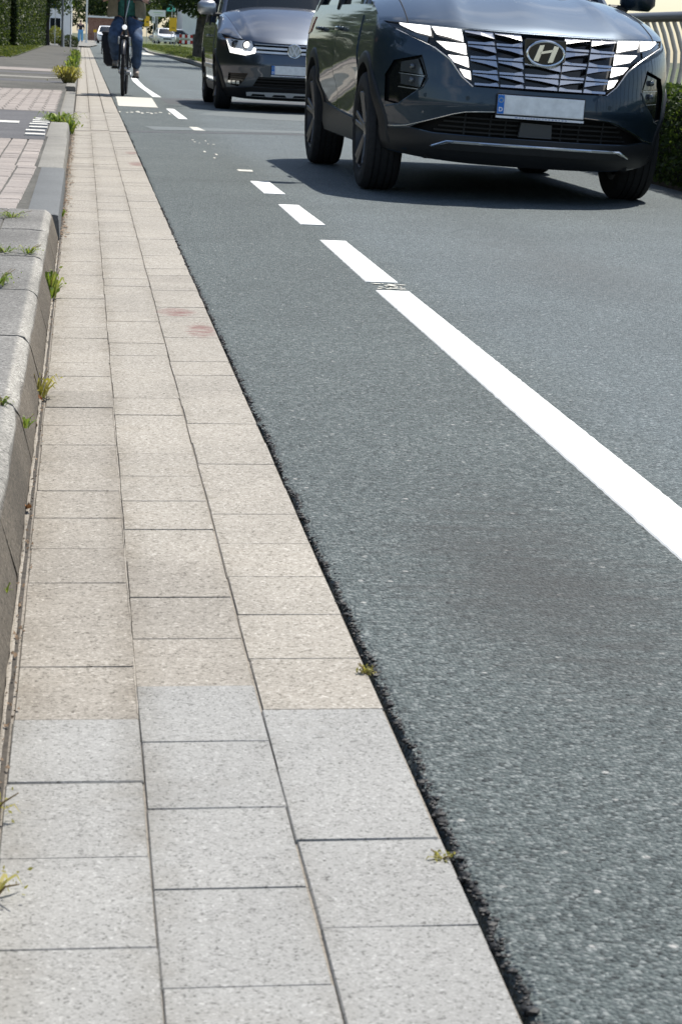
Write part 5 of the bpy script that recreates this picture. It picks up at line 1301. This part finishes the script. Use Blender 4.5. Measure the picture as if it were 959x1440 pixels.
def house(name, label, x0, x1, y0, y1, h, wall, rows, cols, roof=1.6, flat=False):
    T = thing(name, label, 'building', ((x0 + x1) / 2, y0, 0)); w = x1 - x0; d = y1 - y0
    box('wall', (0, d / 2, h / 2), (w, d, h), wall, T)
    if flat:
        box('roof', (0, d / 2, h + .10), (w + .4, d + .4, .2), M_SIGNW, T)
    else:
        v = [(-w / 2 - .4, -.4, h), (w / 2 + .4, -.4, h), (w / 2 + .4, d + .4, h), (-w / 2 - .4, d + .4, h), (-w / 2 - .4, d / 2, h + roof), (w / 2 + .4, d / 2, h + roof)]
        r = mesh('roof', v, [(0, 1, 5, 4), (2, 3, 4, 5), (0, 4, 3), (1, 2, 5), (0, 3, 2, 1)], M_ROOF, T); box('chimney', (w * .2, d / 2, h + roof), (.6, .6, 1.4), M_BRICK, r)
    for r_ in range(rows):
        for c in range(cols):
            x = -w / 2 + w * (c + .5) / cols; z = 1.5 + 2.8 * r_
            if z + .7 > h: continue
            fr = box('window', (x, -.03, z), (1.1, .10, 1.2), M_SIGNW, T); box('pane', (x, -.085, z), (.94, .02, 1.04), M_GLASS, fr); box('sill', (x, -.10, z - .63), (1.2, .2, .06), M_KERB_LIGHT, fr)
    return T
house('white_house', 'white rendered house behind the thin posts on the left', -16, -1.05, 205, 216, 6.2, M_WALLW, 2, 5)
house('brick_building', 'low red brick building at the end of the road behind the cyclist', .55, 6.2, 236, 243, 2.45, M_BRICK, 0, 1, flat=True)
house('white_hall', 'big white hall behind the parked cars, left of the roadside trunk', 10.6, 30, 236, 250, 5.4, M_WALLW, 0, 1, flat=True)
house('brick_house', 'brown brick house on the left across the pavement, outside the picture', -18, -9, 24, 42, 5.6, M_BRICK, 2, 4)
def post_sign(name, label, x, y, zc, w, h, mat, shape='rect', posts=(0,), ptop=None, pm=None, zb=.12, deco=None, pr=.03, cat='sign'):
    T = thing(name, label, cat, (x, y, zb)); zc -= zb
    for px in posts: tube('post', [(px, .03, 0), (px, .03, (ptop or zc + h / 2) - (0 if ptop is None else zb))], pr, pm or M_POST, T, 10)
    if shape == 'rect': pl = [(-w / 2, -h / 2), (w / 2, -h / 2), (w / 2, h / 2), (-w / 2, h / 2)]
    elif shape == 'arrow': pl = [(-w / 2, 0), (-w / 2 + h * .42, -h / 2), (w / 2, -h / 2), (w / 2, h / 2), (-w / 2 + h * .42, h / 2)]
    else: pl = [(w / 2 * math.cos(a), h / 2 * math.sin(a)) for a in np.linspace(0, 2 * math.pi, 28, endpoint=False)]
    bm = bmesh.new(); a = [bm.verts.new((p[0], -.02, zc + p[1])) for p in pl]; b = [bm.verts.new((p[0], 0, zc + p[1])) for p in pl]; n = len(pl)
    bm.faces.new(a); bm.faces.new(b[::-1])
    for i in range(n): bm.faces.new((a[i], b[i], b[(i + 1) % n], a[(i + 1) % n]))
    brd = obm('board', bm, mat, T)
    for (dx, dz, dw, dh, dm) in (deco or []): box('print', (dx, -.024, zc + dz), (dw, .006, dh), dm, brd)
    return T
post_sign('path_sign', 'small blue sign on a pale post before the white house', -1.50, 120, 2.24, .34, .36, M_SIGNB, 'round', deco=[(0, .0, .06, .20, M_SIGNW), (-.06, -.07, .05, .06, M_SIGNW), (.06, -.07, .05, .06, M_SIGNW)], pm=M_POSTW, pr=.02)
def plain_post(label, x, y, h, r, mat, cap=None):
    T = thing('post', label, 'post', (x, y, .08)); tube('shaft', [(0, 0, 0), (0, 0, h)], r, mat, T, 10); tube('cap', [(0, 0, h), (0, 0, h + .04)], r * .8, cap or mat, T, 10); tube('foot', [(0, 0, 0), (0, 0, .06)], r * 1.6, mat, T, 10)
plain_post('dark grey tall post at the pavement beside the low dark bush', -1.06, 115, 3.4, .055, M_POSTG)
plain_post('thin pale tall post right of the dark grey post', -.64, 116, 3.4, .022, M_POST)
plain_post('short white post in front of the dark grey post', -.96, 112.5, .66, .035, M_POSTW)
plain_post('short white post at the foot of the thin pale post', -.62, 112.8, .64, .03, M_POSTW)
plain_post('tall white pole right of the distant pedestrian', .28, 172, 4.5, .07, M_POSTW)
plain_post('thin pale post close to the thick roadside trunk', 4.60, 77, 1.62, .035, M_POSTW)
post_sign('small_sign', 'little yellow sign before the low brick building', 1.08, 196, 1.02, .30, .24, M_SIGNY, pr=.02)
post_sign('yellow_sign', 'yellow road sign just right of the cyclist, left of the arrow sign', 5.42, 188, 2.04, .42, .84, M_SIGNY, deco=[(.02, -.05, .16, .10, M_SIGNK)])
post_sign('arrow_sign', 'white arrow-shaped direction sign pointing left', 6.30, 190, 2.78, 1.52, .54, M_SIGNW, 'arrow', posts=(-.02, .10), deco=[(.12, .05, .80, .07, plain('sign_pale_green', (.48, .60, .42), .5)), (.08, -.10, .55, .06, plain('sign_pale_grey', (.60, .64, .64), .5))])
post_sign('notice_sign', 'small white notice with a grey mark below the arrow sign', 5.95, 187, 2.22, .26, .62, M_SIGNW, deco=[(-.03, .03, .12, .30, plain('sign_grey', (.30, .30, .34), .5))])
post_sign('teal_sign', 'bright teal square sign above the large yellow sign', 7.30, 184.6, 3.36, .70, .86, M_SIGNT, posts=(.10,), deco=[(-.02, .12, .34, .10, plain('sign_pale_teal', (.35, .80, .68), .5))])
post_sign('yellow_sign', 'large yellow sign on two posts below the teal sign', 7.48, 184, 1.86, .62, 1.12, M_SIGNY, posts=(-.10, .16), ptop=3.6, deco=[(.04, -.28, .28, .14, plain('sign_ochre', (.50, .30, .02), .5))])
# roadworks barrier, bin
T = thing('roadwork_barrier', 'red and white striped barrier boards left of the roadside trunk', 'barrier', (8.35, 176, .15))
for z in (.35, .80):
    for k in range(6): box('stripe', (-.55 + .22 * k, 0, z), (.22, .03, .26), M_SIGNW if k % 2 else M_RED, T)
for x in (-.6, .6): box('barrier_leg', (x, .05, .5), (.06, .06, 1.0), M_POSTW, T); box('barrier_foot', (x, .05, .05), (.16, .7, .1), M_SOLE, T)
T = thing('litter_bin', 'dark square bin beside the roadside trunk', 'bin', (8.72, 170, .15))
box('bin_body', (0, 0, .48), (.46, .46, .9), M_SOLE, T, .03); box('bin_lid', (0, 0, .96), (.52, .52, .07), M_SOLE, T, .02)
# distant cars
def far_car(label, x, y, rz, paint, group='distant parked cars'):
    T = thing('parked_car' if group else 'car', label, 'car', (x, y, .02 if abs(x) < 3 else .14), rz, group)
    car = Car(4.1, fit([.2, .5, .8, .95], [.78, .86, .86, .80]), .5, 3.2, 1.2, fit([.2, .5, .75, .9], [.06, 0, .03, .2]), lambda y_: float(np.interp(y_, [0, .2, 1.0, 4.1], [.68, .74, .95, .98])), lambda y_: .24)
    bm = car.shell(8, 10, 10, 6); obm('body', bm, paint, T, 40)
    cabin(car, T, .95, 1.7, 3.3, 3.95, .92, 1.42, .80, .62, paint, 5)
    for sg in (1, -1):
        car.patch('headlight', [(sg * a, b) for a, b in [(.45, .60), (.74, .64), (.72, .72), (.45, .68)]][::-sg], M_LENS, T, .006, .02, .1)
        for y_ in (.75, 3.3): make_wheel(T, (sg * .74, y_, .30), .30, .2, .19, 5, M_RIMD, M_ALU, sg, False)
    car.patch('grille', [(-.4, .42), (.4, .42), (.42, .56), (-.42, .56)], M_BLACK, T, .004, .02, .1)
    box('number_plate', (0, car.F(0, .36) - .012, .36), (.5, .014, .11), M_PLATEE, T)
far_car('white car coming from far behind the cyclist', 2.05, 186, 0, M_PAINT_W, None)
far_car('silver car parked sideways behind the arrow sign', 6.4, 214, R_(-80), M_PAINT_S)
far_car('white car facing us below the large yellow sign', 7.85, 204, R_(6), M_PAINT_W)
far_car('white car parked farther back left of the white hall', 9.6, 216, R_(12), M_PAINT_W)
# distant pedestrian
def pedestrian():
    T = thing('person', 'distant pedestrian in dark top and light blue trousers on the left pavement', 'person', (-.17, 170, .06))
    V = [(0, 0, .92), (0, 0, 1.15), (0, 0, 1.38), (0, 0, 1.50), (0, -.01, 1.60), (-.10, 0, .88), (-.12, -.06, .48), (-.12, .02, .08), (.10, 0, .88), (.12, .05, .48), (.12, .14, .10), (-.2, 0, 1.36), (-.27, .02, 1.1), (-.25, -.08, .88), (.2, 0, 1.36), (.27, .02, 1.1), (.25, -.08, .88), (-.12, -.12, .05), (.12, .02, .05)]
    Ed = [(0, 1), (1, 2), (2, 3), (3, 4), (0, 5), (5, 6), (6, 7), (0, 8), (8, 9), (9, 10), (2, 11), (11, 12), (12, 13), (2, 14), (14, 15), (15, 16), (7, 17), (10, 18)]
    body = skin('body', V, Ed, [.13, .12, .13, .055, .095, .09, .06, .045, .09, .06, .045, .06, .045, .03, .06, .045, .03, .035, .035], M_SKIN, T, 1)
    skin('trousers', V[0:1] + V[5:11], [(0, 1), (1, 2), (2, 3), (0, 4), (4, 5), (5, 6)], [.17, .12, .10, .085, .12, .10, .085], plain('light_blue_cloth', (.16, .42, .68), .8, var=.1), T, 1)
    skin('top', V[0:3] + V[11:13] + V[14:16], [(0, 1), (1, 2), (2, 3), (3, 4), (2, 5), (5, 6)], [.155, .15, .155, .085, .065, .085, .065], plain('dark_top', (.025, .022, .03), .8), T, 1)
    bm = bmesh.new(); bmesh.ops.create_uvsphere(bm, u_segments=14, v_segments=10, radius=.105, matrix=Matrix.Translation((0, .015, 1.635)))
    bmesh.ops.delete(bm, geom=[q for q in bm.verts if q.co.z < 1.62 and q.co.y < .04], context='VERTS'); obm('hair', bm, M_HAIR, T, 60)
pedestrian()
mesh('far_pavement', [(-40, 130, .07), (.40, 130, .07), (1.0, 150, .07), (1.2, 230, .07), (-40, 230, .07)], [(0, 1, 2, 3, 4)], M_KERB_LIGHT)['kind'] = 'structure'
